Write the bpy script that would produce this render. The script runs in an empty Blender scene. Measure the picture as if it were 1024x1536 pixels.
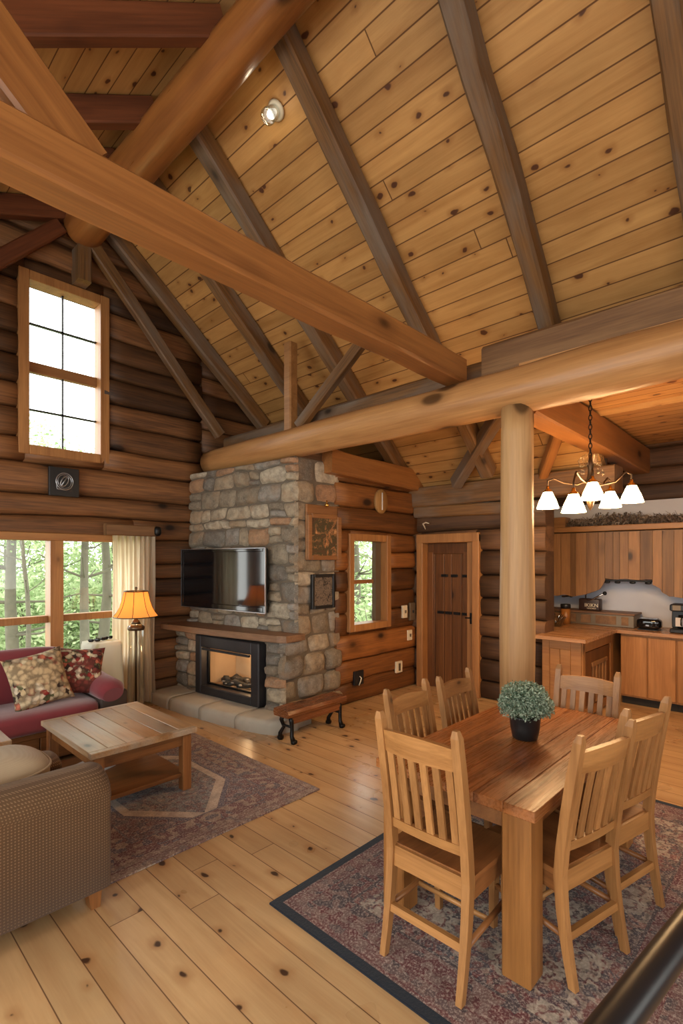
import bpy, bmesh, math, random
from mathutils import Vector, Matrix, noise as mnoise
PI = math.pi
SKY, EXPO, CHE, LPE, SPE, EME = 6.5, 0.05, 14., 3., 1.2, 5.
sc = bpy.context.scene
col = sc.collection
R = math.radians

# ------------------------------------------------------------------ helpers: naming
def tag(o, label=None, cat=None, group=None, kind=None):
    if label: o['label'] = label
    if cat: o['category'] = cat
    if group: o['group'] = group
    if kind: o['kind'] = kind
    return o

def empty(name, loc=(0, 0, 0), rz=0, label=None, cat=None, group=None, kind=None):
    o = bpy.data.objects.new(name, None)
    o.location = loc
    o.rotation_euler = (0, 0, rz)
    o.empty_display_size = .1
    col.objects.link(o)
    return tag(o, label, cat, group, kind)

def copy_tree(o, parent=None):
    c = o.copy()
    col.objects.link(c)
    if parent: c.parent = parent
    for ch in o.children: copy_tree(ch, c)
    return c

# ------------------------------------------------------------------ helpers: mesh
def nz(x, y=0., z=0.):
    return mnoise.noise(Vector((x, y, z)))

class MB:
    def __init__(s):
        s.v = []; s.f = []; s.sm = []; s.t = []
    def add(s, vs, fs, smooth=False, tint=0.):
        b = len(s.v)
        s.v += [tuple(p) for p in vs]
        s.f += [tuple(i + b for i in f) for f in fs]
        s.sm += [smooth] * len(fs)
        s.t += [tint] * len(vs)
        return s
    def box(s, lo, hi, bev=0., tint=0., mat=None, seg=1):
        bm = bmesh.new()
        bmesh.ops.create_cube(bm, size=1)
        for v in bm.verts:
            v.co = Vector([lo[i] + (v.co[i] + .5) * (hi[i] - lo[i]) for i in range(3)])
        if bev > 0:
            bmesh.ops.bevel(bm, geom=bm.edges[:], offset=bev, segments=seg, affect='EDGES', profile=.5)
        if mat is not None: bmesh.ops.transform(bm, matrix=mat, verts=bm.verts)
        bm.verts.index_update()
        s.add([v.co.copy() for v in bm.verts], [[v.index for v in f.verts] for f in bm.faces], seg > 1, tint)
        bm.free()
        return s
    def cbox(s, c, d, bev=0., tint=0., mat=None, seg=1):
        return s.box([c[i] - d[i] / 2 for i in range(3)], [c[i] + d[i] / 2 for i in range(3)], bev, tint, mat, seg)
    def tube(s, pts, rad, n=12, cap=True, tint=0., smooth=True, jit=0., seed=0, flat=1.):
        pts = [Vector(p) for p in pts]
        m = len(pts)
        if not hasattr(rad, '__len__'): rad = [rad] * m
        vs = []; fs = []
        up = None
        for i, p in enumerate(pts):
            t = (pts[min(i + 1, m - 1)] - pts[max(i - 1, 0)]).normalized()
            if up is None:
                up = Vector((0, 0, 1)) if abs(t.z) < .9 else Vector((1, 0, 0))
            a = (up - t * up.dot(t)).normalized(); up = a
            b = t.cross(a)
            for k in range(n):
                th = 2 * PI * k / n
                rr = rad[i] * (1 + (jit * nz(math.cos(th) * 1.3 + seed, math.sin(th) * 1.3, p.length * 1.1) if jit else 0))
                vs.append(p + a * (rr * math.cos(th) * flat) + b * (rr * math.sin(th)))
        for i in range(m - 1):
            for k in range(n):
                fs.append((i * n + k, i * n + (k + 1) % n, (i + 1) * n + (k + 1) % n, (i + 1) * n + k))
        s.add(vs, fs, smooth, tint)
        if cap:
            b = len(s.v) - len(vs)
            s.f.append(tuple(b + k for k in reversed(range(n)))); s.sm.append(False)
            s.f.append(tuple(b + (m - 1) * n + k for k in range(n))); s.sm.append(False)
        return s
    def lathe(s, prof, n=24, c=(0, 0, 0), tint=0., smooth=True, sx=1., sy=1.):
        vs = []; fs = []
        m = len(prof)
        for r, z in prof:
            for k in range(n):
                th = 2 * PI * k / n
                vs.append((c[0] + r * math.cos(th) * sx, c[1] + r * math.sin(th) * sy, c[2] + z))
        for i in range(m - 1):
            for k in range(n):
                fs.append((i * n + k, i * n + (k + 1) % n, (i + 1) * n + (k + 1) % n, (i + 1) * n + k))
        return s.add(vs, fs, smooth, tint)
    def prism(s, poly, f0, f1, tint=0.):
        """poly: list of 2D points, f0/f1: functions mapping a 2D point to 3D for the two caps"""
        n = len(poly)
        vs = [f0(p) for p in poly] + [f1(p) for p in poly]
        fs = [tuple(reversed(range(n))), tuple(range(n, 2 * n))]
        for i in range(n):
            j = (i + 1) % n
            fs.append((i, j, n + j, n + i))
        return s.add(vs, fs, False, tint)
    def prism_z(s, poly, z0, z1, tint=0.):
        return s.prism(poly, lambda p: (p[0], p[1], z0), lambda p: (p[0], p[1], z1), tint)
    def prism_x(s, poly, x0, x1, tint=0.):
        return s.prism(poly, lambda p: (x0, p[0], p[1]), lambda p: (x1, p[0], p[1]), tint)
    def prism_y(s, poly, y0, y1, tint=0.):
        return s.prism(poly, lambda p: (p[0], y0, p[1]), lambda p: (p[0], y1, p[1]), tint)
    def sup(s, c, d, n=4., res=10, fn=None, mat=None, tint=0., nx=None):
        """rounded cushion block (super-ellipsoid), d = full sizes"""
        vs = []; fs = []; idx = {}
        def vert(p):
            k = (round(p[0], 5), round(p[1], 5), round(p[2], 5))
            if k not in idx:
                q = [abs(x) for x in p]
                e = n
                L = (q[0] ** e + q[1] ** e + q[2] ** e) ** (1 / e)
                w = Vector((p[0] / L, p[1] / L, p[2] / L))
                if fn: w = Vector(fn(w))
                w = Vector((w.x * d[0] / 2, w.y * d[1] / 2, w.z * d[2] / 2))
                if mat is not None: w = mat @ w
                idx[k] = len(vs); vs.append(w + Vector(c))
            return idx[k]
        for ax in range(3):
            for sg in (-1, 1):
                for i in range(res):
                    for j in range(res):
                        q = []
                        for (a, b) in ((i, j), (i + 1, j), (i + 1, j + 1), (i, j + 1)):
                            p = [0, 0, 0]
                            p[ax] = sg
                            p[(ax + 1) % 3] = -1 + 2 * a / res
                            p[(ax + 2) % 3] = -1 + 2 * b / res
                            q.append(vert(p))
                        fs.append(q if sg > 0 else q[::-1])
        return s.add(vs, fs, True, tint)
    def build(s, name, mat, parent=None, loc=None, rot=None):
        me = bpy.data.meshes.new(name)
        me.from_pydata(s.v, [], s.f)
        me.update()
        for p, q in zip(me.polygons, s.sm): p.use_smooth = q
        a = me.attributes.new('tint', 'FLOAT', 'POINT')
        a.data.foreach_set('value', s.t)
        me.materials.append(mat)
        o = bpy.data.objects.new(name, me)
        col.objects.link(o)
        if parent: o.parent = parent
        if loc is not None: o.location = loc
        if rot is not None: o.rotation_euler = rot
        return o

def frame_matrix(p0, p1, up=(0, 0, 1)):
    p0 = Vector(p0); x = (Vector(p1) - p0).normalized()
    up = Vector(up)
    y = up.cross(x).normalized()
    z = x.cross(y)
    m = Matrix((x, y, z)).transposed().to_4x4()
    m.translation = p0
    return m

def timber_mb(L, w, h, ch=.015, wav=.006, seed=0, step=.25):
    """hewn beam along local X: chamfered section with slightly wavy faces, centred on the axis"""
    m = MB()
    n = max(2, int(L / step))
    sec = [(-w / 2 + ch, -h / 2), (w / 2 - ch, -h / 2), (w / 2, -h / 2 + ch), (w / 2, h / 2 - ch),
           (w / 2 - ch, h / 2), (-w / 2 + ch, h / 2), (-w / 2, h / 2 - ch), (-w / 2, -h / 2 + ch)]
    vs = []; fs = []
    for i in range(n + 1):
        x = L * i / n
        for k, (a, b) in enumerate(sec):
            g = 1 + (wav / max(w, h) * 2) * nz(x * 1.7 + seed * 3.1, k // 2 * 5.3, seed)
            vs.append((x, a * g + wav * nz(x * .9, seed, 2), b * g + wav * nz(x * .8, seed, 7)))
    for i in range(n):
        for k in range(8):
            fs.append((i * 8 + k, (i + 1) * 8 + k, (i + 1) * 8 + (k + 1) % 8, i * 8 + (k + 1) % 8))
    m.add(vs, fs)
    m.f.append(tuple(range(8))); m.sm.append(False)
    m.f.append(tuple(n * 8 + k for k in reversed(range(8)))); m.sm.append(False)
    return m

def timber(name, p0, p1, w, h, mat, seed=0, up=(0, 0, 1), ch=.015, wav=.006, parent=None):
    L = (Vector(p1) - Vector(p0)).length
    o = timber_mb(L, w, h, ch, wav, seed).build(name, mat, parent)
    o.matrix_world = frame_matrix(p0, p1, up)
    return o

def log_obj(name, p0, p1, r0, r1, mat, seed=0, bow=0., parent=None, n=28, round_end=False, wob=1.):
    L = (Vector(p1) - Vector(p0)).length
    m = MB()
    k = max(6, int(L / .2))
    pts = []; rad = []
    for i in range(k + 1):
        t = i / k
        pts.append((L * t, .012 * wob * nz(t * 4, seed, 1), bow * math.sin(PI * t) + .012 * wob * nz(t * 3, seed, 5)))
        r = r0 + (r1 - r0) * t
        rad.append(r * (1 + .04 * wob * nz(t * L * 1.2, seed, 9)))
    if round_end:
        pts = pts[:-1] + [(L - .06, pts[-1][1], pts[-1][2]), (L - .02, pts[-1][1], pts[-1][2]), (L, pts[-1][1], pts[-1][2])]
        rr = rad[-1]
        rad = rad[:-1] + [rr, rr * .9, rr * .72]
    m.tube(pts, rad, n, jit=.09, seed=seed)
    o = m.build(name, mat, parent)
    o.matrix_world = frame_matrix(p0, p1)
    return o

# ------------------------------------------------------------------ helpers: shader nodes
class NT:
    def __init__(s, name):
        s.m = bpy.data.materials.new(name); s.m.use_nodes = True
        s.t = s.m.node_tree; s.t.nodes.clear()
        s.out = s.n('ShaderNodeOutputMaterial')
    def n(s, ty, **kw):
        o = s.t.nodes.new(ty)
        for k, v in kw.items(): setattr(o, k, v)
        return o
    def L(s, a, b): s.t.links.new(a, b)
    def put(s, sock, v):
        if isinstance(v, bpy.types.NodeSocket): s.L(v, sock)
        elif v is not None: sock.default_value = v
    def math(s, op, a, b=None, c=None, clamp=False):
        o = s.n('ShaderNodeMath', operation=op, use_clamp=clamp)
        s.put(o.inputs[0], a); s.put(o.inputs[1], b); s.put(o.inputs[2], c)
        return o.outputs[0]
    def vmath(s, op, a, b=None):
        o = s.n('ShaderNodeVectorMath', operation=op)
        s.put(o.inputs[0], a); s.put(o.inputs[1], b)
        return o.outputs[0]
    def sep(s, v):
        o = s.n('ShaderNodeSeparateXYZ'); s.put(o.inputs[0], v); return o.outputs
    def comb(s, x, y, z):
        o = s.n('ShaderNodeCombineXYZ')
        s.put(o.inputs[0], x); s.put(o.inputs[1], y); s.put(o.inputs[2], z)
        return o.outputs[0]
    def mix(s, f, a, b, mode='MIX'):
        o = s.n('ShaderNodeMix', data_type='RGBA', blend_type=mode)
        s.put(o.inputs[0], f)
        for i, v in ((6, a), (7, b)):
            if isinstance(v, (tuple, list)): v = tuple(v)[:3] + (1,)
            s.put(o.inputs[i], v)
        return o.outputs[2]
    def noise(s, v, scale=1., detail=3., rough=.5, dist=0., dim='3D', out=0):
        o = s.n('ShaderNodeTexNoise', noise_dimensions=dim)
        s.put(o.inputs['Vector'], v)
        o.inputs['Scale'].default_value = scale; o.inputs['Detail'].default_value = detail
        o.inputs['Roughness'].default_value = rough; o.inputs['Distortion'].default_value = dist
        return o.outputs[out]
    def voro(s, v, scale=1., feature='F1', rnd=1., dim='3D'):
        o = s.n('ShaderNodeTexVoronoi', feature=feature, voronoi_dimensions=dim)
        s.put(o.inputs['Vector'], v)
        o.inputs['Scale'].default_value = scale; o.inputs['Randomness'].default_value = rnd
        return o.outputs
    def white(s, v, dim='1D'):
        o = s.n('ShaderNodeTexWhiteNoise', noise_dimensions=dim)
        s.put(o.inputs['W' if dim == '1D' else 'Vector'], v)
        return o.outputs
    def ramp(s, f, stops, interp='LINEAR'):
        o = s.n('ShaderNodeValToRGB'); s.put(o.inputs[0], f)
        cr = o.color_ramp; cr.interpolation = interp
        while len(cr.elements) < len(stops): cr.elements.new(.5)
        for e, (p, c) in zip(cr.elements, stops):
            e.position = p
            e.color = (c, c, c, 1) if not hasattr(c, '__len__') else tuple(c)[:3] + (1,)
        return o.outputs[0]
    def map(s, v, a, b, c=0., d=1., smooth=False):
        o = s.n('ShaderNodeMapRange', interpolation_type='SMOOTHSTEP' if smooth else 'LINEAR')
        s.put(o.inputs[0], v)
        for i, q in enumerate((a, b, c, d)): s.put(o.inputs[1 + i], q)
        return o.outputs[0]
    def objco(s): return s.n('ShaderNodeTexCoord').outputs['Object']
    def attr(s, name='tint'): return s.n('ShaderNodeAttribute', attribute_name=name).outputs['Fac']
    def rand(s): return s.n('ShaderNodeObjectInfo').outputs['Random']
    def bump(s, h, strength=.2, dist=.01):
        o = s.n('ShaderNodeBump'); s.put(o.inputs['Height'], h)
        o.inputs['Strength'].default_value = strength; o.inputs['Distance'].default_value = dist
        return o.outputs[0]
    def bsdf(s, color, rough=.5, metal=0., normal=None, spec=.5, **kw):
        o = s.n('ShaderNodeBsdfPrincipled')
        if isinstance(color, (tuple, list)): color = tuple(color)[:3] + (1,)
        s.put(o.inputs['Base Color'], color); s.put(o.inputs['Roughness'], rough)
        s.put(o.inputs['Metallic'], metal); s.put(o.inputs['Specular IOR Level'], spec)
        if normal is not None: s.L(normal, o.inputs['Normal'])
        for k, v in kw.items():
            if isinstance(v, (tuple, list)): v = tuple(v)[:3] + (1,)
            s.put(o.inputs[k.replace('_', ' ')], v)
        s.L(o.outputs[0], s.out.inputs[0])
        return o

def sr(r, g, b):
    f = lambda c: (c / 255 / 12.92) if c <= 10 else ((c / 255 + .055) / 1.055) ** 2.4
    return (f(r), f(g), f(b))

def plain(name, c, rough=.5, metal=0., spec=.5, var=.12, scale=9., bump=0., **kw):
    t = NT(name)
    n = t.noise(t.objco(), scale, 4)
    cc = t.mix(n, [x * (1 - var) for x in c], [min(1, x * (1 + var)) for x in c])
    nm = t.bump(t.noise(t.objco(), scale * 6, 4), bump, .004) if bump else None
    t.bsdf(cc, rough, metal, nm, spec, **kw)
    return t.m

def emis(name, c, s):
    t = NT(name)
    o = t.n('ShaderNodeEmission'); o.inputs[0].default_value = tuple(c) + (1,); o.inputs[1].default_value = s
    t.L(o.outputs[0], t.out.inputs[0])
    return t.m

def wood(name, light, dark, axis='X', gs=1., knot=.5, rough=.5, bump=.25, tk=.3, fine=.35, kcol=None, grey=None, kscale=1., spec=.4, contrast=(.3, .72)):
    t = NT(name)
    ti = t.attr(); x, y, z = t.sep(t.objco())
    off = t.math('ADD', t.math('MULTIPLY', ti, 13.7), t.math('MULTIPLY', t.rand(), 37.))
    g, a, b = {'X': (x, y, z), 'Y': (y, x, z), 'Z': (z, x, y)}[axis]
    v = t.comb(t.math('ADD', g, off), t.math('ADD', a, off), t.math('ADD', b, off))
    vb = t.vmath('MULTIPLY', v, (.45 * gs, 7 * gs, 7 * gs))
    n1 = t.noise(vb, 1., 5, .6, .7)
    nf = t.noise(t.vmath('MULTIPLY', v, (3 * gs, 75 * gs, 75 * gs)), 1., 3, .6)
    c = t.mix(t.ramp(n1, [(contrast[0], 0.), (contrast[1], 1.)]), dark, light)
    c = t.mix(fine, c, t.ramp(nf, [(.3, [q * .55 for q in dark]), (.7, light)]), 'MIX')
    if grey:
        ng = t.noise(t.vmath('MULTIPLY', v, (.9, 3, 3)), 1., 4, .6)
        c = t.mix(t.ramp(ng, [(.42, 0.), (.6, .85)]), c, t.mix(nf, [q * .6 for q in grey], grey))
    vv = t.math('ADD', 1., t.math('MULTIPLY', ti, tk))
    c = t.mix(1., c, t.comb(vv, vv, vv), 'MULTIPLY')
    h = nf
    if knot:
        vo = t.voro(t.vmath('MULTIPLY', v, (2.2 * kscale, 4. * kscale, 4. * kscale)), 1.)
        rr = t.math('MULTIPLY', t.sep(vo['Color'])[0], .30 * knot)
        d = t.math('SUBTRACT', vo['Distance'], rr)
        k = t.map(d, -.04, .05, 1., 0., True)
        halo = t.map(d, 0., .22, .45, 0., True)
        halo = t.math('MULTIPLY', halo, t.math('GREATER_THAN', rr, .05))
        k = t.math('MULTIPLY', k, t.math('GREATER_THAN', rr, .13 * knot))
        kc = kcol or [q * .22 for q in dark]
        c = t.mix(halo, c, [q * .7 for q in dark])
        c = t.mix(t.math('MULTIPLY', k, .9), c, kc)
        h = t.math('SUBTRACT', nf, k)
    h = t.math('ADD', t.math('MULTIPLY', h, .4), n1)
    ro = t.map(nf, 0., 1., rough - .08, rough + .12)
    t.bsdf(c, ro, 0., t.bump(h, bump, .008), spec)
    return t.m

def boards(name, w, ln, light, dark, seam, knot=1., rough=.45, spec=.4, seamw=.012, var=.18, kcol=None, coat=0., streak=.5, bumps=.3):
    """tongue-and-groove boards: local X runs across them, local Y along"""
    t = NT(name)
    x, y, z = t.sep(t.objco())
    xs = t.math('DIVIDE', x, w)
    bi = t.math('FLOOR', xs); fx = t.math('FRACT', xs)
    r1 = t.white(bi)['Value']
    ys = t.math('ADD', t.math('DIVIDE', y, ln), t.math('MULTIPLY', r1, 7.3))
    bj = t.math('FLOOR', ys); fy = t.math('FRACT', ys)
    idv = t.comb(bi, bj, 0.)
    rw = t.white(idv, '3D')
    rv = rw['Value']
    off = t.vmath('MULTIPLY', rw['Color'], (50., 50., 50.))
    p = t.vmath('ADD', t.comb(x, y, 0.), off)
    n1 = t.noise(t.vmath('MULTIPLY', p, (9., .7, 1.)), 1., 5, .6, .8)
    nf = t.noise(t.vmath('MULTIPLY', p, (110., 4., 1.)), 1., 3, .6)
    blot = t.noise(t.comb(x, y, 3.), 1.3, 4, .6)
    c = t.mix(t.ramp(n1, [(.3, 0.), (.72, 1.)]), dark, light)
    c = t.mix(streak * .5, c, t.mix(nf, [q * .6 for q in dark], light))
    vv = t.math('ADD', 1. - var, t.math('MULTIPLY', rv, 2 * var))
    vv = t.math('MULTIPLY', vv, t.map(blot, .25, .75, .85, 1.1))
    c = t.mix(1., c, t.comb(vv, vv, vv), 'MULTIPLY')
    # knots
    q = t.vmath('ADD', t.vmath('MULTIPLY', p, (5., 3.2, 1.)), t.vmath('MULTIPLY', t.noise(t.comb(x, y, 0.), 9., 2, out=1), (.25, .25, 0.)))
    vo = t.voro(q, 1., dim='2D')
    cr = t.sep(vo['Color'])
    rad = t.math('MULTIPLY', t.math('POWER', cr[0], 2.2), .17 * knot)
    d = t.math('SUBTRACT', vo['Distance'], rad)
    on = t.math('GREATER_THAN', cr[0], .38)
    k = t.math('MULTIPLY', t.map(d, -.02, .03, 1., 0., True), on)
    halo = t.math('MULTIPLY', t.map(d, 0., .2, .5, 0., True), on)
    c = t.mix(halo, c, [dark[0] * .75, dark[1] * .62, dark[2] * .5])
    c = t.mix(t.math('MULTIPLY', k, .92), c, kcol or [q_ * .12 for q_ in dark])
    ex = t.math('MINIMUM', fx, t.math('SUBTRACT', 1., fx))
    ey = t.math('MULTIPLY', t.math('MINIMUM', fy, t.math('SUBTRACT', 1., fy)), ln / w)
    e = t.math('MINIMUM', ex, ey)
    s = t.map(e, seamw, seamw * 2.2, 1., 0., True)
    c = t.mix(t.math('MULTIPLY', s, .88), c, seam)
    h = t.math('SUBTRACT', t.math('MULTIPLY', nf, .12), t.math('ADD', s, t.math('MULTIPLY', k, .15)))
    ro = t.math('ADD', t.map(blot, .3, .7, rough - .06, rough + .08), t.math('MULTIPLY', s, .3))
    t.bsdf(c, ro, 0., t.bump(h, bumps, .006), spec, Coat_Weight=coat, Coat_Roughness=.25)
    return t.m
# ------------------------------------------------------------------ materials
W = {}
W['log'] = wood('log_wall_wood', sr(132, 88, 52), sr(58, 36, 22), 'X', .8, .45, .55, .5, .55, .45, contrast=(.32, .7), kscale=.7)
W['log_warm'] = wood('log_wall_warm', sr(150, 94, 46), sr(80, 46, 22), 'X', .8, .45, .5, .5, .5, .4, kscale=.7)
W['log_grey'] = wood('log_wall_grey', sr(116, 82, 54), sr(58, 38, 25), 'X', .8, .4, .6, .5, .45, .45, kscale=.7)
W['purlin'] = wood('peeled_log', sr(198, 148, 94), sr(150, 100, 58), 'X', .8, .8, .36, .35, .1, .25, kscale=.75)
W['ridge'] = wood('varnished_log', sr(178, 114, 58), sr(120, 70, 32), 'X', .8, .6, .3, .25, .1, .2, kscale=.6, spec=.6)
W['post'] = wood('peeled_post', sr(204, 164, 112), sr(164, 120, 76), 'Z', .7, 1., .42, .4, .1, .25, kscale=.8)
W['tie'] = wood('planed_beam', sr(174, 116, 62), sr(116, 70, 36), 'X', .7, .75, .42, .25, .1, .25, kscale=.8)
W['rafter'] = wood('weathered_rafter', sr(140, 98, 54), sr(80, 54, 30), 'X', .7, .5, .6, .5, .1, .45, grey=sr(126, 108, 92), kscale=.8)
W['rafter_dark'] = wood('dark_rafter', sr(128, 72, 40), sr(72, 36, 20), 'X', .7, .35, .5, .3, .1, .3)
W['trimY'] = wood('trim_wood', sr(186, 132, 78), sr(140, 90, 50), 'Z', 1.2, .25, .45, .2, .15, .3)
W['trimX'] = wood('trim_wood_across', sr(186, 132, 78), sr(140, 90, 50), 'X', 1.2, .25, .45, .2, .15, .3)
W['sash'] = wood('sash_wood', sr(164, 114, 70), sr(124, 80, 46), 'X', 1.2, 0, .45, .15, .1, .3)
W['door'] = wood('door_wood', sr(140, 88, 44), sr(84, 48, 22), 'Z', 1., .35, .42, .25, .35, .3)
W['chair'] = wood('chair_pine', sr(182, 131, 80), sr(132, 88, 48), 'Z', 1.6, .3, .38, .2, .15, .25, kscale=1.4)
W['chairX'] = wood('chair_pine_across', sr(186, 134, 80), sr(136, 90, 48), 'Y', 1.6, .3, .36, .2, .15, .25, kscale=1.4)
W['seat'] = wood('chair_seat', sr(164, 108, 62), sr(108, 66, 36), 'X', 1.6, .3, .35, .2, .15, .25)
W['table'] = wood('table_top_wood', sr(164, 102, 54), sr(88, 50, 26), 'X', 1.2, .25, .26, .15, .3, .35, spec=.5, contrast=(.3, .66))
W['tleg'] = wood('table_leg_wood', sr(176, 120, 64), sr(124, 78, 38), 'Z', 1.2, .4, .4, .2, .1, .25)
W['coffee'] = wood('coffee_top', sr(196, 156, 112), sr(142, 100, 62), 'Y', 1.2, .3, .3, .2, .25, .35, grey=sr(188, 174, 156), spec=.5)
W['coffleg'] = wood('coffee_leg', sr(162, 108, 62), sr(104, 64, 34), 'Z', 1.2, .2, .4, .2, .1, .25)
W['coffX'] = wood('coffee_rail', sr(156, 104, 60), sr(100, 62, 34), 'X', 1.2, .2, .35, .2, .1, .25)
W['cab'] = wood('cabinet_wood', sr(170, 124, 78), sr(114, 78, 48), 'Z', 1.1, .45, .45, .25, .3, .3, kscale=1.)
W['cablow'] = wood('cabinet_pine', sr(184, 130, 76), sr(140, 92, 50), 'Z', 1.1, .45, .4, .25, .2, .25, kscale=.9)
W['cabX'] = wood('cabinet_rail', sr(180, 128, 76), sr(136, 90, 50), 'Y', 1.1, .3, .4, .25, .2, .25)
W['counter'] = wood('counter_wood', sr(196, 148, 104), sr(150, 104, 68), 'Y', 1., .1, .25, .1, .1, .3, spec=.6)
W['mantel'] = wood('mantel_wood', sr(150, 112, 82), sr(98, 68, 48), 'Y', 1., .3, .5, .3, .1, .3)
W['bench'] = wood('bench_slab', sr(150, 92, 54), sr(84, 46, 26), 'X', 1., .3, .25, .3, .1, .3, spec=.6)
W['slice'] = wood('end_grain', sr(186, 140, 80), sr(110, 72, 36), 'Z', 1.5, 0, .6, .3, .1, .3)
W['board'] = wood('grey_brown_board', sr(150, 112, 74), sr(98, 66, 42), 'X', 1., .3, .6, .3, .1, .3)
W['floor'] = boards('floor_boards', .165, 9.7, sr(214, 178, 130), sr(184, 140, 94), sr(92, 56, 30), .5, .3, .5, .009, .09, sr(52, 30, 24), coat=.15, bumps=.15)
W['ceil'] = boards('ceiling_boards', .165, 11.3, sr(204, 154, 92), sr(162, 112, 58), sr(84, 48, 22), .62, .5, .35, .018, .13, sr(70, 34, 18))
W['ceilk'] = boards('kitchen_ceiling_boards', .15, 11.0, sr(214, 162, 102), sr(176, 120, 68), sr(84, 46, 20), .8, .45, .35, .022, .1, sr(90, 46, 22))
W['plaster'] = plain('white_plaster', sr(206, 200, 196), .8, var=.04, bump=.1)
W['splash'] = plain('pale_backsplash', sr(196, 196, 204), .6, var=.04)
W['iron'] = plain('black_iron', (.018, .017, .017), .4, .7, bump=.3)
W['black'] = plain('black_plastic', (.012, .012, .013), .35)
W['blackgloss'] = plain('black_gloss', (.006, .006, .007), .08, spec=.6)
W['rail'] = plain('black_rail_paint', (.012, .012, .014), .36, spec=.5)
W['chrome'] = plain('chrome', (.7, .7, .72), .18, 1.)
W['silver'] = plain('silver_trim', (.42, .42, .44), .3, .9)
W['bronze'] = plain('aged_bronze', (.11, .07, .04), .35, .85)
W['brass'] = plain('brass', (.75, .45, .12), .25, 1.)
W['white'] = plain('cream_plastic', sr(222, 208, 180), .4)
W['greyplate'] = plain('grey_metal_plate', sr(120, 104, 84), .4, .5)
W['concrete'] = plain('hearth_stone', sr(172, 164, 150), .75, var=.25, scale=5, bump=.5)
W['dark'] = plain('near_black_matte', (.02, .015, .01), .8)  # near-black base colour for toe kicks and potting soil
W['ash'] = plain('charred_wood', (.05, .045, .042), .9, var=.7, scale=22, bump=.6)
W['whiteash'] = plain('white_ash', (.28, .26, .25), .9, var=.4, scale=30, bump=.5)
W['fireback'] = plain('firebrick', sr(196, 168, 136), .7, var=.25, scale=3)
W['firebox'] = plain('cast_iron_surround', (.035, .032, .035), .42, .4, var=.2, bump=.25)

def mat_glass():
    t = NT('window_glass')
    a = t.n('ShaderNodeBsdfTransparent'); a.inputs[0].default_value = (.96, .98, .97, 1)
    b = t.n('ShaderNodeBsdfGlossy'); b.inputs['Roughness'].default_value = .02
    f = t.n('ShaderNodeFresnel'); f.inputs[0].default_value = 1.45
    m = t.n('ShaderNodeMixShader')
    gg = t.n('ShaderNodeNewGeometry')
    fr = t.math('MULTIPLY', f.outputs[0], t.math('SUBTRACT', 1., gg.outputs['Backfacing']))
    t.L(fr, m.inputs[0]); t.L(a.outputs[0], m.inputs[1]); t.L(b.outputs[0], m.inputs[2])
    t.L(m.outputs[0], t.out.inputs[0])
    return t.m
W['glass'] = mat_glass()
def mat_clear(name, c=(.9, .93, .93), ior=1.45, f=.25):
    t = NT(name)
    a = t.n('ShaderNodeBsdfTransparent'); a.inputs[0].default_value = tuple(c) + (1,)
    b = t.n('ShaderNodeBsdfGlossy'); b.inputs['Roughness'].default_value = .06
    lw = t.n('ShaderNodeLayerWeight'); lw.inputs[0].default_value = f
    m = t.n('ShaderNodeMixShader')
    t.L(lw.outputs['Facing'], m.inputs[0]); t.L(a.outputs[0], m.inputs[1]); t.L(b.outputs[0], m.inputs[2])
    t.L(m.outputs[0], t.out.inputs[0])
    return t.m
W['clear'] = mat_clear('clear_glass_body')

def mat_stone():
    t = NT('field_stone')
    ti = t.attr(); p = t.objco()
    c = t.ramp(ti, [(0, sr(136, 122, 104)), (.14, sr(166, 148, 124)), (.28, sr(150, 136, 116)), (.42, sr(180, 164, 140)), (.54, sr(122, 114, 104)),
                    (.66, sr(172, 132, 100)), (.76, sr(150, 142, 132)), (.88, sr(188, 174, 152)), (1, sr(138, 120, 98))], 'CONSTANT')
    n1 = t.noise(p, 14, 6, .65); n2 = t.noise(p, 70, 4, .7); n3 = t.noise(p, 5, 3)
    c = t.mix(t.ramp(n1, [(.3, .65), (.6, 0.)]), c, sr(86, 76, 66))
    c = t.mix(t.ramp(n2, [(.55, 0.), (.75, .5)]), c, sr(206, 196, 178))
    c = t.mix(t.ramp(n3, [(.5, 0.), (.7, .4)]), c, sr(160, 126, 92))
    h = t.math('ADD', n1, t.math('MULTIPLY', n2, .4))
    t.bsdf(c, .8, 0, t.bump(h, .8, .02), .25)
    return t.m
W['stone'] = mat_stone()
W['mortar'] = plain('mortar', sr(104, 92, 78), .9, var=.2, scale=20, bump=.5)

def mat_fabric(name, base, dot, scale=70., sheen=.3, mix=.7, bump=.5):
    t = NT(name)
    x, y, z = t.sep(t.objco())
    u = t.math('ADD', x, y); 
    a = t.math('SINE', t.math('MULTIPLY', t.math('ADD', u, z), scale)); b = t.math('SINE', t.math('MULTIPLY', t.math('SUBTRACT', u, z), scale))
    w = t.math('MULTIPLY', a, b)
    f = t.map(w, .3, .7, 0., 1., True)
    n = t.noise(t.objco(), 6, 4); n2 = t.noise(t.objco(), 220, 2)
    c = t.mix(t.math('MULTIPLY', f, mix), base, dot)
    c = t.mix(.35, c, t.mix(n, [q * .6 for q in base], [min(1, q * 1.3) for q in base]))
    t.bsdf(c, .9, 0, t.bump(t.math('ADD', f, t.math('MULTIPLY', n2, .5)), bump, .004), .15, Sheen_Weight=sheen)
    return t.m
W['weave'] = mat_fabric('brown_dotted_weave', sr(98, 74, 52), sr(166, 136, 104), 225., .1, .75)
W['beige'] = mat_fabric('beige_linen', sr(176, 156, 128), sr(196, 178, 150), 500., .2, .5, .25)
W['burg'] = mat_fabric('burgundy_upholstery', sr(124, 50, 56), sr(150, 76, 80), 700., .5, .4, .2)
W['burgd'] = plain('dark_sofa_panel', sr(58, 44, 38), .7, bump=.2)

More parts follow.
